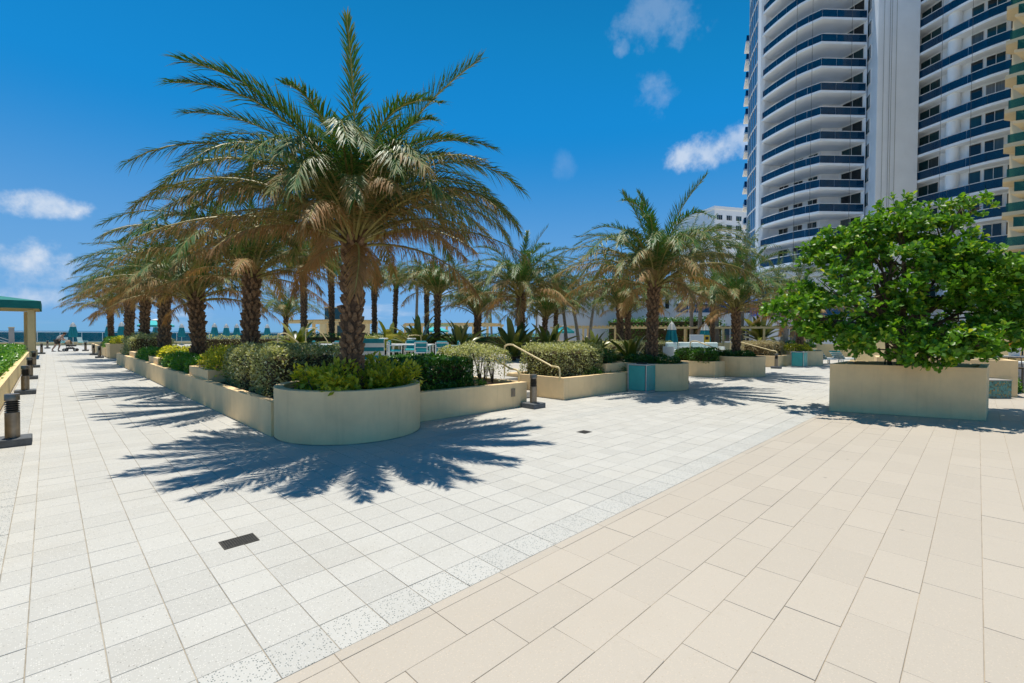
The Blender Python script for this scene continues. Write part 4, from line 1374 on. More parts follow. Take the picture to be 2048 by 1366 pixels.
# ------------------------------------------------------------------ bollard lights
def make_bollard(loc, label, rz=0.0):
    t = thing('bollard_light', label, 'bollard', loc, rz, 'bronze bollard lights')
    MB().cbox(-.21, .21, -.21, .21, 0.0, .115, .010).build('base', 'bollard_base', t)
    MB().lathe([(.084, .112), (.084, .50), (.080, .504)], n=28).build('post', 'bollard_metal', t, smooth=True)
    MB().lathe([(.058, .50), (.058, .685)], n=20).build('lamp_core', 'black', t)
    lv = MB().lathe([(.060, 0), (.086, -.012), (.086, -.004), (.062, .012)], n=28, caps=False).mesh('louvre', 'bollard_louvre', True)
    for i in range(5):
        o = obj('louvre', lv, t)
        o.location = (0, 0, .53 + .033 * i)
    MB().lathe([(.060, .680), (.085, .684), (.085, .776), (.080, .783), (0.002, .786)], n=28).build('cap', 'bollard_metal', t, smooth=True)
    return t


B = make_bollard((-.40, 10.45, 0.002), 'bronze bollard light standing alone at the near end of the hedge bed wall')
for (x, y, lb) in [(-.46, 18.6, 'bronze bollard light, second along the hedge bed wall'), (-.48, 24.2, 'bronze bollard light, third along the hedge bed wall'),
                   (-.49, 31.6, 'bronze bollard light, fourth along the hedge bed wall, before the canopy posts'), (-.36, 49.4, 'bronze bollard light just past the canopy posts'),
                   (-.06, 64.0, 'bronze bollard light on the walk beyond the canopy, towards the glass railing'), (2.28, 54.6, 'bronze bollard light opposite the stroller, nearest the parasol chairs'),
                   (2.32, 45.3, 'bronze bollard light at the middle of the distant planter wall'), (2.34, 40.1, 'bronze bollard light at the corner of the distant planter'),
                   (8.15, 7.44, 'bronze bollard light at the wall end beside the outlet plate'), (15.9, 7.42, 'bronze bollard light mostly hidden behind the second drum planter'),
                   (26.9, 7.42, 'bronze bollard light at the foot of the double handrails')]:
    dup(B, (x, y, 0.002), 0, lb)


# ------------------------------------------------------------------ litter bins
def make_bin(loc, label, rz=0.0):
    t = thing('litter_bin', label, 'bin', loc, rz, 'teal litter bins')
    w = .31
    MB().cbox(-w + .02, w - .02, -w + .02, w - .02, .045, .80, .05).build('inner_box', 'black', t)
    MB().cbox(-w, w, -w, w, 0.0, .05, .02).build('plinth', 'alu', t)
    for k in range(4):
        p = MB().box(-w + .045, w - .045, -w - .004, -w + .016, .055, .805).build('panel', 'teal_panel', t, bevel=.006)
        p.rotation_euler = (0, 0, k * math.pi / 2)
        c = MB().tube([(-w + .013, -w + .013, .05), (-w + .013, -w + .013, .815)], .014, 8).build('corner_post', 'alu', t, smooth=True)
        c.rotation_euler = (0, 0, k * math.pi / 2)
    top = MB()
    top.strip([(-w - .006, -w - .006), (w + .006, -w - .006), (w + .006, w + .006), (-w - .006, w + .006), (-w - .006, -w - .006)], [(-.16, -.16), (.16, -.16), (.16, .16), (-.16, .16), (-.16, -.16)], .81, .845)
    top.build('lid', 'alu', t, bevel=.006)
    MB().lathe([(.15, .83), (.165, .85), (.165, .875), (.14, .88), (.13, .84)], n=24, caps=False).build('opening_ring', 'iron', t, smooth=True)
    return t


B2 = make_bin((12.88, 7.27, .002), 'teal panelled litter bin against the tan drum, nearer of the two by the planters', R(2))
dup(B2, (29.3, 6.95, .002), R(-4), 'teal panelled litter bin at the far planter beside the broadleaf tree')


# ------------------------------------------------------------------ handrails
def handrail(pts, label, posts=(), r=.024):
    t = thing('handrail', label, 'handrail', (0, 0, 0), 0, 'cream tubular handrails')
    P = catmull(pts, 5)
    MB().tube(P, r, 10).build('rail', 'cream_rail', t, smooth=True)
    for (x, y, z0, z1) in posts:
        MB().tube([(x, y, z0), (x, y, z1)], r * .9, 8).build('post', 'cream_rail', t, smooth=True)


def rail_path(x, y0, y1, zb, z1, z2):
    """from a low post up a stair to the court level, along +Y"""
    return [(x, y0, zb), (x, y0, z1 - .12), (x, y0 + .03, z1 - .03), (x, y0 + .12, z1), (x, y0 + .30, z1 + .01), (x, y0 + .42, z1 + .06), (x, y1 - .5, z2 - .06), (x, y1 - .36, z2), (x, y1 - .14, z2 + .005), (x, y1 - .03, z2 - .04), (x, y1, z2 - .13), (x, y1 + .005, .52)]


handrail(rail_path(9.62, 7.84, 9.95, .50, .87, 1.42), 'cream tubular handrail dropping beside the silver hedge of the near steps')
handrail(rail_path(8.12, 7.9, 9.95, .50, .87, 1.42), 'cream tubular handrail on the outlet plate side of the near steps')
handrail(rail_path(22.36, 7.9, 10.0, .0, .90, 1.42), 'cream tubular handrail beside the sofa-side drum')
handrail(rail_path(27.62, 7.6, 10.0, .0, .90, 1.42), 'cream tubular handrail on the bollard side of the far steps')
handrail([(15.55, 11.2, .5), (15.55, 11.2, 1.1), (15.62, 11.2, 1.2), (15.85, 11.2, 1.22), (16.0, 11.2, 1.14), (16.8, 11.2, .62), (16.9, 11.2, .5)], 'cream looped pool rail beside the lone strap-leaved plant', [(16.05, 11.2, .5, 1.1)])
handrail([(12.6, 19.9, .5), (12.6, 19.9, 1.5), (12.75, 19.9, 1.62), (13.2, 19.9, 1.62), (13.35, 19.9, 1.5), (13.35, 19.9, .5)], 'cream looped rail behind the right dining chairs')
handrail([(6.9, 21.0, .5), (6.9, 21.0, 1.55), (7.0, 21.0, 1.66), (7.3, 21.0, 1.66), (7.9, 21.0, 1.1), (7.95, 21.0, .5)], 'cream looped rail beyond the silver corner hedge')
handrail([(8.3, 21.6, .5), (8.3, 21.6, 1.75), (8.4, 21.6, 1.9), (8.8, 21.6, 1.9), (9.3, 21.6, 1.3), (9.35, 21.6, .5)], 'cream looped rail by the left dining set')


# ------------------------------------------------------------------ court furniture
def make_chair(loc, rz, label, group='white dining armchairs with teal cushions'):
    t = thing('dining_chair', label, 'chair', loc, rz, group)
    for (x, y) in ((-.27, -.27), (.27, -.27)):
        MB().box(x - .02, x + .02, y - .02, y + .02, 0, .66).build('leg', 'white_metal', t)
    for (x, y) in ((-.27, .27), (.27, .27)):
        MB().box(x - .02, x + .02, y - .02, y + .02, 0, .84).build('leg', 'white_metal', t)
    for x in (-.27, .27):
        MB().box(x - .03, x + .03, -.31, .252, .662, .695).build('arm', 'white_metal', t)
    MB().box(-.249, .249, -.29, -.25, .36, .41).box(-.249, .249, .255, .285, .36, .41).box(-.249, .249, -.249, .254, .385, .405).build('seat_frame', 'white_metal', t)
    MB().box(-.249, .249, .262, .282, .80, .84).box(-.249, .249, .262, .282, .60, .63).build('back_frame', 'white_metal', t)
    MB().cbox(-.24, .24, -.27, .22, .408, .49, .03).build('seat_cushion', 'teal_light', t)
    MB().cbox(-.24, .24, .17, .255, .50, .90, .03).build('back_cushion', 'teal_fabric', t)
    return t


def make_table(loc, rz, label, w=1.5, d=.95):
    t = thing('dining_table', label, 'table', loc, rz, 'white dining tables')
    MB().cbox(-w / 2, w / 2, -d / 2, d / 2, .69, .74, .008).build('table_top', 'white_metal', t)
    for (x, y) in ((-1, -1), (1, -1), (-1, 1), (1, 1)):
        MB().box(x * (w / 2 - .08) - .04, x * (w / 2 - .08) + .04, y * (d / 2 - .08) - .04, y * (d / 2 - .08) + .04, 0, .688).build('leg', 'white_metal', t)
    return t


FZ = .502
make_table((11.75, 18.3, FZ), R(-45), 'white dining table between the right group of teal cushioned chairs', 2.0)
ch = make_chair((11.05, 18.6, FZ), R(70), 'white armchair with teal cushions at the left end of the right dining table')
for (x, y, a, lb) in [(11.7, 17.35, 135, 'white armchair with teal cushions at the near side of the right dining table, left'), (12.35, 16.75, 140, 'white armchair with teal cushions at the near side of the right dining table, right'),
                      (13.1, 16.9, 230, 'white armchair with teal cushions at the right end of the right dining table'), (12.3, 19.2, -40, 'white armchair with teal cushions beyond the right dining table'),
                      (8.0, 19.4, 60, 'white armchair with teal cushions at the left end of the left dining table'), (8.75, 18.9, 135, 'white armchair with teal cushions at the near side of the left dining table'),
                      (9.7, 19.3, 230, 'white armchair with teal cushions at the right end of the left dining table')]:
    dup(ch, (x, y, FZ), R(a), lb)
make_table((8.8, 19.9, FZ), R(-45), 'white dining table of the left group, mostly hidden by the big shaggy trunk', 1.9)
for (x, y) in ((11.6, 20.5), (12.6, 19.6)):
    b_ = thing('side_stool', 'low round white stool behind the right dining table', 'stool', (x, y, FZ), 0, 'round white stools')
    MB().lathe([(.20, .93), (.22, .95), (.22, .975), (.19, .99)], n=18).build('seat', 'white_metal', b_, smooth=True)
    MB().lathe([(.16, 0), (.05, .03), (.04, .93)], n=12).build('pedestal', 'white_metal', b_, smooth=True)


def lounger(loc, rz, label, back=55, striped=False, group='sun loungers'):
    t = thing('sun_lounger', label, 'sun lounger', loc, rz, group)
    for y in (-.32, .32):
        MB().box(-.95, .95, y - .025, y + .025, .27, .32).build('side_rail', 'white_metal', t)
    for (x, y) in ((-.85, -.32), (-.85, .32), (.8, -.32), (.8, .32)):
        MB().box(x - .025, x + .025, y - .024, y + .024, 0, .268).build('leg', 'white_metal', t)
    MB().cbox(-.93, .28, -.30, .30, .322, .37 if striped else .40, .015).build('seat_pad', 'white_metal' if striped else 'teal_light', t)
    L_ = .78
    e = R(back)
    n = 7 if striped else 1
    for i in range(n):
        s0, s1 = L_ * i / n, L_ * (i + 1) / n - (.0 if striped else 0)
        def pt(s, y, off):
            return (.30 + s * math.cos(e) - off * math.sin(e), y, .335 + s * math.sin(e) + off * math.cos(e))
        vs = [pt(s0, -.31, 0), pt(s1, -.31, 0), pt(s1, .31, 0), pt(s0, .31, 0), pt(s0, -.31, .035), pt(s1, -.31, .035), pt(s1, .31, .035), pt(s0, .31, .035)]
        MB().add(vs, [(3, 2, 1, 0), (4, 5, 6, 7), (0, 1, 5, 4), (1, 2, 6, 5), (2, 3, 7, 6), (3, 0, 4, 7)]).build('back_strap' if striped else 'back_pad', ('teal_fabric', 'white_metal')[i % 2] if striped else 'teal_light', t)
    return t


lounger((6.2, 11.6, FZ), R(-118), 'sun lounger with a broad white and teal striped back right of the big shaggy trunk', 74, True)
lounger((11.1, 38.6, .0), R(20), 'teal padded sun lounger left of the raised box palm', 25)
lounger((12.2, 38.2, .0), R(20), 'teal padded sun lounger with its head raised behind the raised box palm', 35)
lounger((33.6, 6.6, .002), R(160), 'grey-white sun lounger right of the farthest drum planter', 40, True)
lounger((34.6, 5.9, .002), R(165), 'pale sun lounger under the low left leaves of the broadleaf tree', 35, True)


def towel_chair(loc, rz):
    t = thing('patio_chair', 'white sling patio chair with pale green fabric beside the closed parasol', 'chair', loc, rz, 'white sling chairs by the sea railing')
    for y in (-.3, .3):
        MB().tube([(-.35, y, 0), (-.3, y, .55), (.3, y, .55), (.38, y, 0)], .02, 6).build('side_frame', 'white_metal', t)
    MB().box(-.3, .3, -.28, .28, .36, .39).build('sling_seat', 'teal_light', t)
    b_ = MB().box(-.02, .02, -.28, .28, 0, .62).build('sling_back', 'white_cushion', t)
    b_.location = (.32, 0, .38)
    b_.rotation_euler = (0, R(15), 0)
    return t


towel_chair((1.2, 74.3, .0), R(70))
dup(bpy.data.objects['patio_chair'], (2.9, 74.6, .0), R(130))


def sofa(loc, rz, w, label, cat='sofa'):
    t = thing('garden_sofa', label, cat, loc, rz, 'white cushioned court sofas')
    MB().cbox(-w / 2, w / 2, -.4, .4, .06, .30, .02).build('frame', 'white_metal', t)
    n = max(1, round(w / .75))
    for i in range(n):
        x0, x1 = -w / 2 + .06 + (w - .12) * i / n, -w / 2 + .06 + (w - .12) * (i + 1) / n - .015
        MB().cbox(x0, x1, -.38, .2, .302, .45, .04).build('seat_cushion', 'white_cushion', t)
        MB().cbox(x0, x1, .205, .39, .302, .82, .05).build('back_cushion', 'white_cushion', t)
    for s in (-1, 1):
        MB().box(s * (w / 2 + .03) - .028, s * (w / 2 + .03) + .028, -.4, .4, 0, .6).build('arm', 'white_metal', t)
    return t


sofa((25.6, 10.9, FZ), R(-48), 2.3, 'white two-seat sofa with pale cushions beside the sofa-side drum palm')
sofa((23.9, 11.5, FZ), R(-20), .9, 'pale single armchair left of the two-seat sofa', 'armchair')
ct = thing('coffee_table', 'small dark wicker coffee table before the pale armchair', 'table', (24.1, 10.6, FZ), R(-45))
MB().cbox(-.4, .4, -.3, .3, .36, .42, .01).build('table_top', 'grey_stone', ct)
MB().cbox(-.34, .34, -.24, .24, 0, .358, .01).build('base', 'tan_canvas', ct)


# ------------------------------------------------------------------ parasols
def closed_parasol(loc, label, s=1.0, group='closed teal parasols with white tops'):
    t = thing('closed_parasol', label, 'parasol', loc, random.uniform(0, 6), group)
    MB().lathe([(.30, 0), (.30, .06), (.06, .09)], n=16).build('base', 'grey_stone', t, smooth=True)
    MB().tube([(0, 0, .05), (0, 0, 2.75 * s)], .024, 8).build('pole', 'white_metal', t)
    n = 24

    def folds(z0, z1, prof, name, mat):
        vs, fs = [], []
        for j, (r_, z) in enumerate(prof):
            for k in range(n):
                a = 2 * math.pi * k / n
                rr = r_ * (1 + (.34 if k % 3 == 0 else -.22) * (1 - .3 * j / len(prof)))
                vs.append((rr * math.cos(a), rr * math.sin(a), z * s))
        for j in range(len(prof) - 1):
            fs += [(j * n + k, j * n + (k + 1) % n, (j + 1) * n + (k + 1) % n, (j + 1) * n + k) for k in range(n)]
        MB().add(vs, fs).build(name, mat, t)
    folds(0, 1, [(.26, 1.00), (.30, 1.15), (.30, 1.6), (.24, 2.0), (.20, 2.28)], 'canopy', 'teal_fabric')
    folds(0, 1, [(.24, 2.20), (.19, 2.38), (.12, 2.58), (.03, 2.72)], 'top_flap', 'white_fabric')
    return t


cp = closed_parasol((2.05, 74.4, 0), 'closed teal parasol with white top between the two sling chairs, beside the stroller')
SEA_PAR = [(5.2, 74.0, 'closed teal parasol behind the palm nearest the sea railing'), (6.2, 72.0, 'closed bright teal parasol between the two farthest palms of the long planter'), (12.2, 72.6, 'lone closed teal parasol between the stout palm and the taller palm'),
           (15.2, 69.6, 'closed teal parasol, first of three between the stout palm and the raised box palm'), (16.3, 68.6, 'closed teal parasol, middle of three between the stout palm and the raised box palm'),
           (17.8, 69.8, 'closed teal parasol, last of three between the stout palm and the raised box palm'), (20.7, 67.0, 'closed teal parasol just past the raised box palm'), (23.2, 67.3, 'closed teal parasol at the post of the small far pergola'),
           (24.5, 64.0, 'closed teal parasol under the small far pergola'), (9.6, 73.0, 'closed teal parasol hidden beside the taller palm')]
for (x, y, lb) in SEA_PAR:
    dup(cp, (x, y, 0), random.uniform(0, 6), lb, scale=random.uniform(.98, 1.08))
dup(cp, (29.6, 12.3, .0), .4, 'closed teal parasol with white top behind the two-seat sofa', scale=.92)
dup(cp, (26.6, 13.05, .0), 1.4, 'closed teal parasol peeping out above the strap-leaved plants', scale=.92)


def open_parasol(loc, r_, label, h=2.3):
    t = thing('open_parasol', label, 'parasol', loc, .3, 'open turquoise parasols')
    MB().lathe([(.30, 0), (.30, .06), (.05, .09)], n=16).build('base', 'grey_stone', t, smooth=True)
    MB().tube([(0, 0, .05), (0, 0, h + .45)], .026, 8).build('pole', 'bollard_louvre', t)
    n = 8
    ring = lambda q, z, dz=0: [(q * math.cos(2 * math.pi * k / n), q * math.sin(2 * math.pi * k / n), z + dz) for k in range(n)]
    vs = ring(r_, h) + ring(r_ * .22, h + .42) + ring(r_ * .995, h - .16)
    MB().add(vs, [(k, (k + 1) % n, n + (k + 1) % n, n + k) for k in range(n)] + [(2 * n + k, 2 * n + (k + 1) % n, (k + 1) % n, k) for k in range(n)]).build('canopy', 'teal_light', t)
    MB().add(ring(r_ * .26, h + .44) + [(0, 0, h + .58)], [(k, (k + 1) % n, n) for k in range(n)]).build('top_flap', 'white_fabric', t)
    for k in range(n):
        a = 2 * math.pi * k / n
        MB().tube([(.03 * math.cos(a), .03 * math.sin(a), h + .38), (r_ * .97 * math.cos(a), r_ * .97 * math.sin(a), h - .01)], .009, 4).build('rib', 'white_metal', t)
    return t


open_parasol((6.9, 52.5, 0), 1.45, 'open turquoise parasol between the two palms before the sea')
open_parasol((31.6, 25.3, 0), .95, 'open turquoise parasol before the long cream pergola', 1.95)
open_parasol((30.5, 42.5, 0), 1.4, 'open turquoise parasol under the long far pergola roof', 2.0)
open_parasol((25.2, -1.15, .3), .80, 'open turquoise parasol over the bar counter beyond the tree', 2.0)


# ------------------------------------------------------------------ sea railing
gr = thing('glass_railing', 'long teal glass railing with white top rail along the sea edge', 'railing')
MB().box(-30, 64, 77.0, 77.25, -.02, .40).build('kerb', 'stucco_pale', gr)
MB().box(-30, 64, 77.06, 77.14, 1.55, 1.61).build('top_rail', 'white_metal', gr)
pane = MB().box(.03, 1.87, -.008, .008, 0, 1.10).mesh('glass_pane', 'sea_glass')
post = MB().box(-.022, .022, -.03, .03, 0, 1.145).mesh('post', 'white_metal')
for i in range(49):
    x = -29.4 + 1.9 * i
    o = obj('post', post, gr)
    o.location = (x, 77.10, .402)
    if i < 48:
        o = obj('glass_pane', pane, gr)
        o.location = (x, 77.10, .43)
bx = thing('gate_pillar', 'pale slim pillar with a sloping ramp rail beyond the hedge bed', 'pillar', (-2.9, 76.3, 0))
MB().cbox(-.22, .22, -.2, .2, 0, 2.05, .02).build('shaft', 'grey_stone', bx)
MB().box(-.26, .26, -.24, .24, 2.052, 2.12).build('cap', 'stucco_pale', bx)
for z in (1.2, .9):
    MB().tube([(-.2, 0, .35 + (z - .9)), (-3.5, 0, z + 1.0)], .03, 6).build('ramp_rail', 'alu', bx)

# ------------------------------------------------------------------ entrance canopy
cn = thing('canopy_shelter', 'dark teal canvas canopy on cream square posts over the walk', 'canopy')
X0, X1, Y0, Y1, ZE, ZV = -7.6, -.30, 41.0, 47.4, 3.10, 3.58
rf = MB()
xm, ym = (X0 + X1) / 2, (Y0 + Y1) / 2
vs = [(X0, Y0, ZV), (X1, Y0, ZV), (X1, Y1, ZV), (X0, Y1, ZV), (xm - .6, ym, 4.1), (xm + .6, ym, 4.1)]
rf.add(vs, [(0, 1, 5, 4), (1, 2, 5), (2, 3, 4, 5), (3, 0, 4)]).build('canvas_roof', 'teal_canvas', cn)
MB().strip([(X0, Y0), (X1, Y0), (X1, Y1), (X0, Y1), (X0, Y0)], [(X0 + .02, Y0 + .02), (X1 - .02, Y0 + .02), (X1 - .02, Y1 - .02), (X0 + .02, Y1 - .02), (X0 + .02, Y0 + .02)], ZE, ZV - .002).build('valance', 'teal_canvas', cn)
for (x, y) in ((X1 - .45, Y0 + .5), (X1 - .45, Y1 - .7), (X0 + .45, Y0 + .5), (X0 + .45, Y1 - .7), (X1 - .75, Y1 - .25)):
    p = MB().box(x - .15, x + .15, y - .15, y + .15, .42, ZE - .05).build('post', 'cream_paint', cn, bevel=.01)
    MB().box(x - .22, x + .22, y - .22, y + .22, 0, .418).build('plinth', 'cream_paint', p)
for y in (Y0 + .5, Y1 - .7):
    MB().box(X0 + .1, X1 - .1, y - .07, y + .07, ZE - .045, ZE + .14).build('beam', 'cream_paint', cn)
for x in (X0 + .45, X1 - .45):
    MB().box(x - .07, x + .07, Y0 + .1, Y1 - .1, ZE + .142, ZE + .30).build('beam', 'cream_paint', cn)
for i in range(9):
    x = X0 + .9 + i * .75
    MB().box(x - .04, x + .04, Y0 + .15, Y1 - .15, ZE + .302, ZE + .40).build('rafter', 'cream_paint', cn)


# ------------------------------------------------------------------ pergolas
def pergola(a, b, depth, zt, label, ncol, nslat, h=.26, col=.16, zb=0.0):
    A_, B_ = Vector(a), Vector(b)
    L_ = (B_ - A_).length
    ang = math.atan2((B_ - A_).y, (B_ - A_).x)
    t = thing('pergola', label, 'pergola', (a[0], a[1], zb), ang, 'cream garden pergolas')
    H_ = zt - zb
    for y in (0, depth):
        MB().box(-.3, L_ + .3, y - .06, y + .06, H_ - h, H_ - .10).build('beam', 'cream_paint', t)
    for i in range(ncol):
        x = L_ * i / (ncol - 1)
        for y in (0, depth):
            MB().box(x - col / 2, x + col / 2, y - col / 2, y + col / 2, 0, H_ - h - .001).build('column', 'cream_paint', t)
    sl = MB().box(-.03, .03, -.35, depth + .35, 0, .12).mesh('slat', 'cream_paint')
    for i in range(nslat):
        o = obj('slat', sl, t)
        o.location = (L_ * (i + .5) / nslat, 0, H_ - .099)


pergola((43.2, 6.6), (34.9, 29.3), -1.6, 2.52, 'long cream slatted pergola before the white boundary wall', 9, 64)
pergola((17.2, 49.8), (19.6, 40.8), 3.2, 2.95, 'small cream slatted pergola beside the far kiosk', 4, 26, .34, .26)
pergola((29.6, 47.4), (33.2, 37.0), 3.2, 2.85, 'long far cream pergola roof seen between slim palm trunks', 4, 30, .34, .2)
kb = thing('garden_kiosk', 'small cream kiosk with teal glass and a flat roof', 'kiosk', (24.5, 52.0, 0), R(-45))
MB().box(-2.4, 2.4, -1.5, 1.5, 0, 3.1).build('wall', 'stucco_pale', kb)
MB().box(-.4, 1.8, -1.53, -1.503, .9, 2.5).build('window', 'window_teal', kb)
MB().box(-1.9, 1.5, -1.3, 1.3, 3.102, 4.5).build('roof_box', 'window_teal', kb)
MB().box(-2.0, 1.6, -1.4, 1.4, 4.502, 4.62).build('roof', 'stucco_pale', kb)

# cream garden wall under the long pergola
cw = thing('garden_wall', 'long low cream wall with joints beneath the slatted pergola', 'wall')
A_, B_ = Vector((43.0, 6.4)), Vector((34.5, 29.4))
ng = 8
for i in range(ng):
    p, q = A_.lerp(B_, i / ng), A_.lerp(B_, (i + 1) / ng - .002)
    w_ = MB()
    offset_wall(w_, [tuple(p), tuple(q)], .2, 0, 1.08)
    w_.build('wall_panel', 'stucco_pale', cw, bevel=.008)
cw2 = thing('garden_wall', 'tall cream wall beyond the bar counter at the right', 'wall')
w_ = MB()
offset_wall(w_, [(34.0, -9.0), (39.8, 6.2)], .25, 0, 1.9)
w_.build('wall_panel', 'stucco_pale', cw2)
rb = thing('round_bed', 'raised cream bed holding the two crossing coconut palms', 'planter', (40.6, 10.1, 0))
MB().lathe([(1.6, 0), (1.6, .78), (1.45, .80), (1.45, .70)], n=40).build('bed_wall', 'stucco_pale', rb, smooth=True)
MB().lathe([(.02, .71), (1.45, .72)], n=30).build('soil', 'soil', rb)
sg = thing('notice_board', 'white framed notice board on the cream garden wall', 'sign', (27.7, 12.0, .5), R(-45))
MB().box(-.42, .42, -.03, .03, .15, 1.25).build('panel', 'white_metal', sg)
MB().box(-.36, .36, -.036, -.031, .22, 1.18).build('sheet', 'podium_white', sg)
for x in (-.36, .36):
    MB().box(x - .02, x + .02, .031, .06, 0, 1.2).build('post', 'alu', sg)
sg = thing('yellow_sign', 'small yellow notice beside the white notice board', 'sign', (28.1, 11.55, .5), R(-45))
MB().box(-.16, .16, -.02, .02, .72, 1.22).build('panel', 'sign_yellow', sg)
MB().box(-.10, .10, -.024, -.021, .94, 1.12).build('print_block', 'black', sg)
MB().box(-.02, .02, .021, .05, 0, 1.2).build('post', 'alu', sg)

# ------------------------------------------------------------------ right: mosaic block, counters
mo = thing('mosaic_block', 'low green mosaic-tiled block beside the tree box', 'fountain block', (19.0, -.45, 0), R(-43))
MB().cbox(-.36, .36, 0, .8, 0, .50, .006).build('block', 'mosaic', mo)
MB().cbox(-.37, .37, -.01, .82, .501, .525, .004).build('rim', 'grey_stone', mo)
p2 = thing('tree_planter', 'smaller tan box planter behind the tree box', 'planter', (19.4, .75, 0), R(-80))
MB().strip([(-1.6, 0), (1.6, 0), (1.6, 1.3), (-1.6, 1.3), (-1.6, 0)], [(-1.45, .15), (1.45, .15), (1.45, 1.15), (-1.45, 1.15), (-1.45, .15)], 0, 1.06).build('box_wall', 'stucco', p2, bevel=.008)
MB().box(-1.44, 1.44, .16, 1.14, 0, .9).build('soil', 'soil', p2)
cnr = thing('stone_counter', 'grey curved stone pool counter beyond the mosaic block', 'counter', (22.4, -.9, 0), R(-40))
a_, b_ = ring_pts(-.6, 2.2, 2.4, .5, 215, 300, 16)
MB().strip(a_, b_, 0, .88).build('counter_wall', 'grey_stone', cnr)
a_, b_ = ring_pts(-.6, 2.2, 2.46, .62, 213, 302, 16)
MB().strip(a_, b_, .882, .93).build('counter_top', 'white_metal', cnr)
bc = thing('bar_counter', 'cream bar counter with a thin top at the right edge', 'counter', (23.4, -.85, 0), R(-45))
MB().cbox(.1, 2.4, 0, .8, 0, 1.02, .01).build('front', 'cream_paint', bc)
MB().box(-.05, 2.5, -.12, .9, 1.022, 1.07).build('counter_top', 'grey_stone', bc)
fp = thing('flower_pot', 'white pot of orange-red leaves on the bar counter', 'plant', (23.95, -.9, 1.07))
MB().lathe([(.13, 0), (.17, .28), (.15, .28), (.13, .22)], n=16).build('pot', 'white_metal', fp, smooth=True)
q = unit(120) * np.array([.16, .16, .12]) + np.array([0, 0, .40])
obj('foliage', leaves_mesh('foliage', q, unit(120) + np.array([0, 0, .5]), unit(120) + np.array([0, 0, .8]), RNG.uniform(.07, .13, 120), T_LEAF, 'leaf_red'), fp)
stl = thing('bar_stool', 'dark wire bar stool before the cream bar counter', 'stool', (21.6, -1.0, .002), R(-45))
for (x, y) in ((-.2, -.2), (.2, -.2), (.2, .2), (-.2, .2)):
    MB().tube([(x * 1.2, y * 1.2, 0), (x, y, .74)], .014, 6).build('leg', 'bollard_louvre', stl)
MB().box(-.21, .21, -.21, .21, .742, .78).build('seat', 'bollard_louvre', stl)
MB().tube([(-.2, .2, .78), (-.2, .24, 1.08), (.2, .24, 1.08), (.2, .2, .78)], .014, 6).build('back_rail', 'bollard_louvre', stl)
MB().tube([(-.23, -.23, .25), (.23, -.23, .25), (.23, .23, .25), (-.23, .23, .25), (-.23, -.23, .25)], .011, 6).build('foot_ring', 'bollard_louvre', stl)


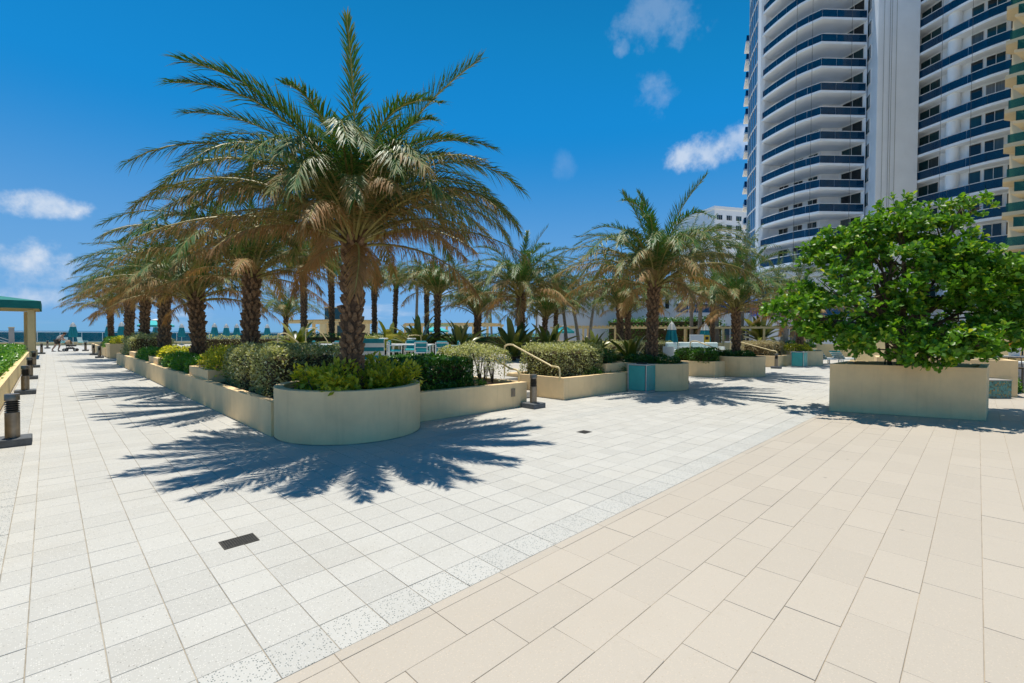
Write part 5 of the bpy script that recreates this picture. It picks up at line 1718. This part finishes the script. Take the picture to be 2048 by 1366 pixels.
# ------------------------------------------------------------------ person with a stroller
def person(loc, rz):
    t = thing('person', 'person in a pale top and dark shorts bending over a stroller', 'person', loc, rz)
    J = [((0, 0, .93), .15), ((.10, 0, 1.10), .145), ((.24, 0, 1.27), .155), ((.34, 0, 1.36), .07), ((.42, 0, 1.42), .085), ((.47, 0, 1.48), .10),
         ((.22, .19, 1.28), .065), ((.30, .24, 1.04), .048), ((.50, .20, .95), .036), ((.58, .19, .94), .03),
         ((.22, -.19, 1.28), .065), ((.30, -.24, 1.04), .048), ((.50, -.20, .95), .036), ((.58, -.19, .94), .03),
         ((-.02, .10, .88), .105), ((.10, .12, .50), .072), ((-.02, .12, .09), .045), ((.14, .13, .04), .04),
         ((-.02, -.10, .88), .105), ((-.10, -.12, .50), .072), ((-.32, -.12, .12), .045), ((-.20, -.13, .04), .04)]
    E_ = [(0, 1), (1, 2), (2, 3), (3, 4), (4, 5), (2, 6), (6, 7), (7, 8), (8, 9), (2, 10), (10, 11), (11, 12), (12, 13), (0, 14), (14, 15), (15, 16), (16, 17), (0, 18), (18, 19), (19, 20), (20, 21)]
    me = bpy.data.meshes.new('body')
    me.from_pydata([j[0] for j in J], E_, [])
    o = obj('body', me, t)
    sk = o.modifiers.new('skin', 'SKIN')
    for i, v in enumerate(me.skin_vertices[0].data):
        v.radius = (J[i][1], J[i][1])
        v.use_root = i == 0
    sk.use_smooth_shade = True
    sb = o.modifiers.new('sub', 'SUBSURF')
    sb.levels = sb.render_levels = 1
    me.materials.append(MAT['skin'])
    # clothes: shirt and shorts follow the body a little outside it
    def clothes(name, js, es, mat, grow):
        m2 = bpy.data.meshes.new(name)
        m2.from_pydata([p for p, r_ in js], es, [])
        c = obj(name, m2, t)
        c.modifiers.new('skin', 'SKIN').use_smooth_shade = True
        for i, v in enumerate(m2.skin_vertices[0].data):
            v.radius = (js[i][1] + grow, js[i][1] + grow)
            v.use_root = i == 0
        s2 = c.modifiers.new('sub', 'SUBSURF')
        s2.levels = s2.render_levels = 1
        m2.materials.append(MAT[mat])
    clothes('shirt', [J[0], J[1], J[2], J[6], ((.27, .225, 1.13), .052), J[10], ((.27, -.225, 1.13), .052)], [(0, 1), (1, 2), (2, 3), (3, 4), (2, 5), (5, 6)], 'shirt', .025)
    clothes('shorts', [((0, 0, .95), .15), J[14], ((.06, .115, .60), .085), J[18], ((-.07, -.115, .60), .085)], [(0, 1), (1, 2), (0, 3), (3, 4)], 'shorts', .028)
    h = MB()
    for i in range(7):
        pass
    prof = [(.02, .115), (.075, .10), (.108, .05), (.112, -.01), (.095, -.06)]
    hh = MB().lathe(prof[::-1], (.455, 0, 1.505), 14).build('hair', 'hair', t, smooth=True)
    fc = MB().tube([(.555, 0, 1.485), (.585, 0, 1.465)], [.016, .008], 6).build('nose', 'skin', t)
    for s in (-1, 1):
        MB().lathe([(.004, -.008), (.010, 0), (.004, .008)], (.552, s * .035, 1.51), 6).build('eye', 'black', t)
        MB().box(.12 - .13, .12 + .13, s * .12 - .045, s * .12 + .045, 0.0, .05).build('shoe', 'black', t) if s > 0 else MB().box(-.34, -.10, -.165, -.075, 0.0, .05).build('shoe', 'black', t)
    return t


person((.55, 54.6, .003), R(-20))
stv = thing('stroller', 'dark stroller with a tan rounded hood, pushed by the bending person', 'stroller', (1.32, 54.2, .003), R(-20))
MB().tube([(-.62, 0.2, .98), (-.15, .2, .52), (.35, .2, .15)], .016, 6).tube([(-.62, -.2, .98), (-.15, -.2, .52), (.35, -.2, .15)], .016, 6).tube([(-.62, -.2, .98), (-.62, .2, .98)], .018, 6).tube([(-.1, .2, .5), (-.32, .2, .14)], .014, 6).tube([(-.1, -.2, .5), (-.32, -.2, .14)], .014, 6).build('frame', 'black', stv)
MB().cbox(-.25, .35, -.2, .2, .42, .56, .05).build('seat', 'shorts', stv)
vs, fs = [], []
for i in range(8):
    e_ = R(90 * i / 7)
    for k in range(13):
        b_ = R(-110 + 220 * k / 12)
        vs.append((-.05 + .33 * math.cos(e_) * math.cos(b_ + math.pi), .23 * math.cos(e_) * math.sin(b_ + math.pi), .60 + .36 * math.sin(e_)))
for i in range(7):
    fs += [(i * 13 + k, i * 13 + k + 1, i * 13 + 14 + k, i * 13 + 13 + k) for k in range(12)]
MB().add(vs, fs).build('hood', 'tan_canvas', stv, smooth=True)
MB().cbox(-.22, .22, -.17, .17, .20, .34, .03).build('basket', 'black', stv)
wh = MB().tube([(0, -.02, 0), (0, .02, 0)], .13, 16).mesh('wheel', 'black')
hb = MB().tube([(0, -.024, 0), (0, .024, 0)], .05, 12).mesh('hub', 'alu')
for (x, y) in ((-.32, -.23), (-.32, .23), (.36, -.18), (.36, .18)):
    o = obj('wheel', wh, stv)
    o.location = (x, y, .132)
    obj('hub', hb, o)


# ------------------------------------------------------------------ buildings
BASE_Z = -9.0


def plan_frame(r_, d_):
    """plan point in the tower's own axes -> world"""
    return (r_ * rt0.x + d_ * math.sin(CAM_YAW), r_ * rt0.y + d_ * math.cos(CAM_YAW))


def tower_empty(name, label, cat, r0, d0, group=None):
    x, y = plan_frame(r0, d0)
    t = thing(name, label, cat, (x, y, BASE_Z), -CAM_YAW, group)
    return t


def resample(pl, step):
    P = [Vector(p) for p in pl]
    ln = [0]
    for i in range(1, len(P)):
        ln.append(ln[-1] + (P[i] - P[i - 1]).length)
    n = max(1, round(ln[-1] / step))
    out_ = []
    for k in range(n + 1):
        s = ln[-1] * k / n
        i = max(j for j in range(len(ln)) if ln[j] <= s + 1e-9)
        i = min(i, len(P) - 2)
        f = (s - ln[i]) / max(1e-9, ln[i + 1] - ln[i])
        out_.append(tuple(P[i].lerp(P[i + 1], f)))
    return out_


WIN = {}


def window(t, p, q, z0, z1, n, glass, out_dir, proud=.03):
    """window with n panes between plan points p and q; out_dir is the way it faces"""
    p, q = Vector(p), Vector(q)
    w, h = (q - p).length, z1 - z0
    key = (round(w, 2), round(h, 2), n, glass)
    if key not in WIN:
        f = MB()
        b = .045
        f.box(0, w, -.05, .05, 0, b).box(0, w, -.05, .05, h - b, h).box(0, b, -.05, .05, b, h - b).box(w - b, w, -.05, .05, b, h - b)
        for i in range(1, n):
            x = w * i / n
            f.box(x - b * .55, x + b * .55, -.048, .048, b, h - b)
        pw = w / n
        WIN[key] = (f.mesh('window', 'frame_white'), MB().box(b * .6, pw - b * .6, -.03, .03, b * .9, h - b * .9).mesh('pane', glass), pw)
    fm, pm, pw = WIN[key]
    o = obj('window', fm, t)
    d = (q - p).normalized()
    nn = Vector((d.y, -d.x))
    if nn.dot(Vector(out_dir)) < 0:
        nn = -nn
    o.location = (p.x + nn.x * proud, p.y + nn.y * proud, z0)
    o.rotation_euler = (0, 0, math.atan2(d.y, d.x))
    for i in range(n):
        c = obj('pane', pm, o)
        c.location = (pw * i, 0, 0)
    return o


R0, D0 = 46.0, 64.0
tw = tower_empty('condo_tower', 'tall white curved condominium tower with blue glass balconies', 'building', R0, D0)


def L(pts):
    return [(a - R0, b - D0) for a, b in pts]


LW = catmull(L([(36.35, 69.0), (36.5, 67.6), (36.95, 65.3), (37.85, 62.4), (39.45, 60.3)]), 3) + L([(45.3, 60.45)])
LIN = L([(37.9, 69.3), (39.3, 69.2), (40.0, 67.6), (40.9, 65.5), (41.8, 63.6), (44.3, 63.6), (45.5, 60.5)])
RW = catmull(L([(49.66, 58.0), (50.15, 56.0), (50.6, 54.15), (51.15, 52.5), (51.8, 50.95), (52.95, 49.4), (54.6, 47.9), (56.8, 46.6)]), 2)
RIN = L([(50.3, 59.6), (51.1, 59.2), (51.25, 57.9), (51.6, 55.6), (52.0, 53.8), (52.6, 52.5), (53.6, 51.0), (55.2, 49.6), (57.4, 48.4)])
TOPZ = 34.3 + 3.1 * 9
Zs = lambda z: z - BASE_Z
wall = MB().prism(LIN[:1] + LIN[1:] + L([(46.3, 62.4), (49, 76), (42, 79)]), 0, Zs(TOPZ))
wall.build('wall', 'tower_white', tw)
MB().prism(L([(46.25, 62.1), (44.62, 57.6), (49.65, 57.5), (50.4, 59.3), (51.0, 66), (47, 66)]), 0, Zs(TOPZ)).build('fin_wall', 'tower_white', tw)
MB().prism(RIN + L([(66, 52), (62, 70), (51.1, 70)]), 0, Zs(TOPZ)).build('wall', 'tower_white', tw)
MB().lathe([(.62, 0), (.62, Zs(TOPZ))], (51.35 - R0, 54.75 - D0, 0), 20).build('round_column', 'tower_white', tw, smooth=True)
MB().prism(L([(36.15, 69.6), (36.15, 68.75), (36.75, 68.7), (37.95, 69.2), (37.9, 69.9)]), 0, Zs(TOPZ)).build('pilaster', 'tower_white', tw)
for k, (r_, d_) in enumerate([(45.2, 57.52), (45.9, 57.5), (46.15, 57.5), (46.7, 57.48), (37.6, 62.6), (38.6, 60.9), (43.2, 60.2), (51.0, 52.4), (50.2, 55.2)]):
    MB().tube([(r_ - R0, d_ - D0 - .12, Zs(5)), (r_ - R0, d_ - D0 - .12, Zs(TOPZ))], .022, 4).build('cable', 'cable', tw)

DRUM = catmull(L([(36.3, 69.6), (36.75, 71.0), (37.4, 73.6), (38.4, 76.5), (40.0, 79.4), (42.5, 82.0)]), 2)
drum_pts = resample(DRUM, 1.15)
drum_in = [(x + 1.2, y) for x, y in drum_pts]
drum_panes, drum_mull = [], MB()
for i in range(len(drum_pts) - 1):
    (x0, y0), (x1, y1) = drum_pts[i], drum_pts[i + 1]
    drum_panes.append(MB().strip([(x0, y0), (x1, y1)], [(x0 + .06, y0), (x1 + .06, y1)], .125, 3.02).mesh('glass_pane', 'curtain_glass'))
band = MB().strip([(x - .08, y) for x, y in drum_pts], drum_in, -.07, .12).mesh('floor_band', 'frame_white')
for i, (x, y) in enumerate(drum_pts[1:-1]):
    MB().box(x - .07, x + .10, y - .04, y + .04, 0, Zs(TOPZ)).build('mullion', 'alu', tw)

slabL = MB()
slabL.prism(LW + LIN[::-1], -.30, 0.0)
slabL = slabL.mesh('balcony', 'tower_white')
slabR = MB().prism(RW + RIN[::-1], -.30, 0.0).mesh('balcony', 'tower_white')


def rail_pieces(line, step):
    pts = resample(line, step)
    panes = []
    for i in range(len(pts) - 1):
        a, b = Vector(pts[i]), Vector(pts[i + 1])
        d = (b - a).normalized() * .02
        n = Vector((-d.y, d.x)).normalized() * .012
        panes.append(MB().strip([tuple(a + d + n), tuple(b - d + n)], [tuple(a + d - n), tuple(b - d - n)], .06, 1.0).mesh('glass_pane', 'rail_blue'))
    h = MB().tube([(x, y, 1.03) for x, y in pts], .045, 6).mesh('handrail', 'frame_white')
    return panes, h


def inset(line, q):
    P = [Vector(p) for p in line]
    out_ = []
    for i in range(len(P)):
        d = (P[min(i + 1, len(P) - 1)] - P[max(i - 1, 0)]).normalized()
        n = Vector((-d.y, d.x))
        out_.append(tuple(P[i] + n * q))
    return out_


LWr = [(x + .12, y + .10) for x, y in LW]
RWr = [(x + .14, y + .02) for x, y in RW]
# the balcony front is straight from the corner to the fin: keep that corner sharp
panesL1, railL1 = rail_pieces(LWr[:-1], 1.6)
panesL2, railL2 = rail_pieces(LWr[-2:], 1.9)
panesR, railR = rail_pieces(RWr, 1.7)
for k in range(-9, 7):
    zs = Zs(34.3 + 3.1 * k - 1.05)
    for i, pm in enumerate(drum_panes):
        o = obj('glass_pane', pm, tw)
        o.location = (0, 0, zs)
    o = obj('floor_band', band, tw)
    o.location = (0, 0, zs)
    st_ = MB().prism(L([(39.6, 80.2), (40.9, 83.4), (43, 83), (42, 80)]), 0, .28) if k == -9 else None
    if st_:
        STUB = (st_.mesh('balcony', 'tower_white'), MB().strip(L([(41.2, 80.3), (39.75, 80.3), (40.95, 83.2)]), L([(41.2, 80.34), (39.8, 80.34), (41.0, 83.2)]), .28, 1.3).mesh('glass_pane', 'rail_blue'))
    o = obj('balcony', STUB[0], tw)
    o.location = (0, 0, zs - .28)
    obj('glass_pane', STUB[1], o)
    if k >= -8:
        bl = obj('balcony', slabL, tw)
        bl.location = (0, 0, zs)
        for pm in panesL1 + panesL2:
            obj('glass_pane', pm, bl)
        obj('handrail', railL1, bl)
        obj('handrail', railL2, bl)
        wz0, wz1 = zs + .06, zs + 2.66
        gl = 'window_teal' if random.random() < .25 else 'window_glass'
        window(tw, L([(39.36, 69.05)])[0], L([(39.95, 67.7)])[0], wz0, wz1, 2, 'window_glass', (-1, -.2))
        window(tw, L([(40.25, 67.0)])[0], L([(40.8, 65.75)])[0], wz0 + .1, wz1, 2, 'window_glass', (-1, -.2))
        window(tw, L([(41.1, 65.1)])[0], L([(41.65, 63.9)])[0], wz0 + .1, wz1, 2, gl, (-1, -.2))
        window(tw, L([(44.42, 63.3)])[0], L([(45.35, 60.85)])[0], wz0, wz1, 2, gl, (-1, -.6))
        lampb = MB().box(42.6 - R0, 42.85 - R0, 63.45 - D0, 63.59 - D0, 0, .4).mesh('wall_lamp', 'cable') if k == -8 else lampb
        lo_ = obj('wall_lamp', lampb, tw)
        lo_.location = (0, 0, zs + 1.45)
        window(tw, L([(45.82, 60.95)])[0], L([(45.30, 59.5)])[0], zs + .55, zs + 2.3, 1, 'window_teal', (-1, .3), .03)
    if k >= -9:
        br = obj('balcony', slabR, tw)
        br.location = (0, 0, zs)
        for pm in panesR:
            obj('glass_pane', pm, br)
        obj('handrail', railR, br)
        wz0, wz1 = zs + .06, zs + 2.64
        gl = random.choice(['window_glass', 'window_glass', 'window_teal'])
        window(tw, L([(51.14, 58.95)])[0], L([(51.46, 56.5)])[0], wz0, wz1, 2, random.choice(['window_teal', 'window_glass', 'window_teal']), (-1, 0), .05)
        window(tw, L([(51.58, 55.75)])[0], L([(51.84, 54.5)])[0], wz0, wz1, 2, 'window_glass', (-1, 0), .05)
        window(tw, L([(52.12, 53.55)])[0], L([(52.58, 52.55)])[0], wz0, wz1, 1, gl, (-1, -.5), .05)
        window(tw, L([(52.68, 52.38)])[0], L([(53.55, 51.08)])[0], wz0, wz1, 2, gl, (-1, -.7), .05)
        window(tw, L([(53.72, 50.9)])[0], L([(55.1, 49.7)])[0], wz0, wz1, 2, gl, (-1, -.9), .05)
        window(tw, L([(55.35, 49.5)])[0], L([(57.2, 48.5)])[0], wz0, wz1, 2, gl, (-1, -.9), .05)
        ventm = MB().box(51.02 - R0, 51.1 - R0, 59.25 - D0, 59.5 - D0, 0, .5).mesh('vent', 'tan_canvas') if k == -9 else ventm
        v_ = obj('vent', ventm, tw)
        v_.location = (-.55, -.1, zs + 1.7)
# podium canopy sweeping round the foot of the tower
pc = [(x - 1.7, y - 1.2) for x, y in LW]
MB().prism(pc + LIN[::-1], Zs(7.2), Zs(7.9)).build('podium_canopy', 'tower_white', tw)
pc = [(x - 5.0, y - 3.4) for x, y in LW]
MB().prism(pc + LIN[::-1], Zs(4.9), Zs(5.5)).build('podium_canopy', 'tower_white', tw)

# boundary building in front of the tower
pb = tower_empty('podium_building', 'low white blank-walled podium with blue glass terrace rails', 'building', 20.0, 50.0)


def PB(r0, r1, d0, d1, z0, z1):
    return MB().box(r0 - 20, r1 - 20, d0 - 50, d1 - 50, Zs(z0), Zs(z1))


PB(3.6, 15.9, 50, 72, -8.9, 5.55).build('wall', 'podium_white', pb)
PB(15.9, 17.6, 49.9, 60, -8.9, 6.4).build('wall', 'podium_white', pb)
PB(17.6, 25.6, 50, 60, -8.9, 4.1).build('wall', 'podium_white', pb)
PB(25.6, 38.5, 47.5, 58, -8.9, 3.72).build('wall', 'podium_white', pb)
PB(16.4, 16.8, 49.86, 49.895, 4.5, 6.0).build('slit_window', 'window_glass', pb)
for i in range(6):
    o = PB(17.65 + 1.32 * i, 17.65 + 1.32 * (i + 1) - .04, 50.0, 50.03, 4.1, 5.05).build('glass_pane', 'rail_blue', pb)
PB(17.6, 25.6, 49.97, 50.06, 5.06, 5.14).build('top_rail', 'frame_white', pb)
for i in range(9):
    o = PB(25.65 + 1.42 * i, 25.65 + 1.42 * (i + 1) - .04, 47.5, 47.53, 3.72, 4.62).build('glass_pane', 'rail_blue', pb)
PB(25.6, 38.5, 47.47, 47.56, 4.63, 4.72).build('top_rail', 'frame_white', pb)
for i, (a, b) in enumerate([(18.4, 20.0), (20.4, 22.1), (22.5, 24.3), (24.7, 25.5)]):
    window(pb, (a - 20, -.01), (b - 20, -.01), Zs(1.0), Zs(2.75), 2, 'window_glass', (0, -1), .02)
for i, (a, b) in enumerate([(27.3, 29.2), (30.0, 31.9)]):
    window(pb, (a - 20, -2.51), (b - 20, -2.51), Zs(1.0), Zs(2.75), 2, 'window_glass', (0, -1), .02)
PB(26.4, 38.4, 56.5, 57.5, 3.73, 9.4).build('back_wall', 'podium_white', pb)
for i in range(5):
    window(pb, (27.2 + 2.2 * i - 20, 6.49), (28.9 + 2.2 * i - 20, 6.49), Zs(4.6), Zs(7.4), 2, 'window_teal', (0, -1), .03)
for (r_, lb) in ((24.0, 'left of two round blue tanks on the podium terrace'), (28.6, 'right of two round blue tanks on the podium terrace')):
    x, y = plan_frame(r_, 54.0)
    tk = thing('water_tank', lb, 'tank', (x, y, 3.75 if r_ > 25.6 else 4.12), 0, 'blue tanks on the terrace')
    MB().lathe([(1.45, 0), (1.5, .1), (1.5, 1.7), (1.4, 1.9), (.3, 2.1)], n=28).build('shell', 'blue_tank', tk, smooth=True)
    MB().lathe([(.35, 2.05), (.35, 2.2), (.3, 2.22)], n=16).build('lid', 'frame_white', tk, smooth=True)

# distant white block
fb = tower_empty('distant_block', 'plain white apartment block far behind the palms, left of the tower', 'building', 66.0, 150.0)
fb.rotation_euler = (0, 0, -CAM_YAW + R(14))
MB().box(-1.4, 30, 0, 24, 0, Zs(42.0)).build('wall', 'tower_white', fb)
MB().box(-1.7, 30.2, -.3, 24.2, Zs(42.0), Zs(42.9)).build('roof_parapet', 'tower_white', fb)
for fl in range(13):
    z = Zs(38.6 - 3.05 * fl)
    for j in range(6):
        x = -.6 + 3.6 * j
        if j in (1, 2) and fl > 4:
            continue
        window(fb, (x, 0), (x + 2.1, 0), z, z + 1.6, 3, 'window_glass', (0, -1), .03)
    if fl > 4:
        bl = MB().box(2.6, 8.8, -1.6, -.02, z - .9, z - .6).build('balcony', 'tower_white', fb)
        MB().box(2.6, 8.8, -1.6, -1.55, z - .599, z + .35).build('glass_pane', 'rail_blue', bl)
        window(fb, (3.0, 0), (8.2, 0), z - .5, z + 1.6, 4, 'window_glass', (0, -1), .03)

# beige balcony tower at the right edge
bt_ = tower_empty('beige_tower', 'beige tower with scalloped balcony edges and green glass at the right edge', 'building', 47.25, 41.0)
MB().box(-.4, 16, -9, 3.2, 0, Zs(44)).build('wall', 'tower_beige', bt_)
tipA = [(-3.25, .35), (-2.2, -.05), (-1.3, -.9), (-.7, -2.0), (1.2, -2.6), (1.2, 2.0), (-1.0, 1.6), (-2.2, .9)]
tipB = [(-2.55, 1.7), (-1.7, .7), (-.6, -.2), (1.0, -.6), (1.0, 3.4), (-1.2, 3.0)]
mA, mB_ = MB().prism(tipA, 0, .24).mesh('balcony', 'tower_beige'), MB().prism(tipB, 0, .34).mesh('balcony', 'tower_beige')
gA = MB().strip([(x * .93 + .05, y * .93) for x, y in tipA[:5]], [(x * .93 + .08, y * .93 + .02) for x, y in tipA[:5]], .24, 1.1).mesh('glass_pane', 'rail_green')
gA2 = MB().strip([(x * .93 + .05, y * .93) for x, y in (tipA[0], tipA[7], tipA[6])], [(x * .93 + .08, y * .93 - .02) for x, y in (tipA[0], tipA[7], tipA[6])], .24, 1.1).mesh('glass_pane', 'rail_green')
gB = MB().strip([(x * .92 + .05, y * .95) for x, y in tipB[:4]], [(x * .92 + .08, y * .95 + .02) for x, y in tipB[:4]], .34, 1.15).mesh('glass_pane', 'rail_green')
for k in range(14):
    z = Zs(1.9 + 3.1 * k)
    a = obj('balcony', mA, bt_)
    a.location = (0, 0, z)
    obj('glass_pane', gA, a)
    obj('glass_pane', gA2, a)
    b = obj('balcony', mB_, bt_)
    b.location = (0, 0, z + 1.5)
    obj('glass_pane', gB, b)
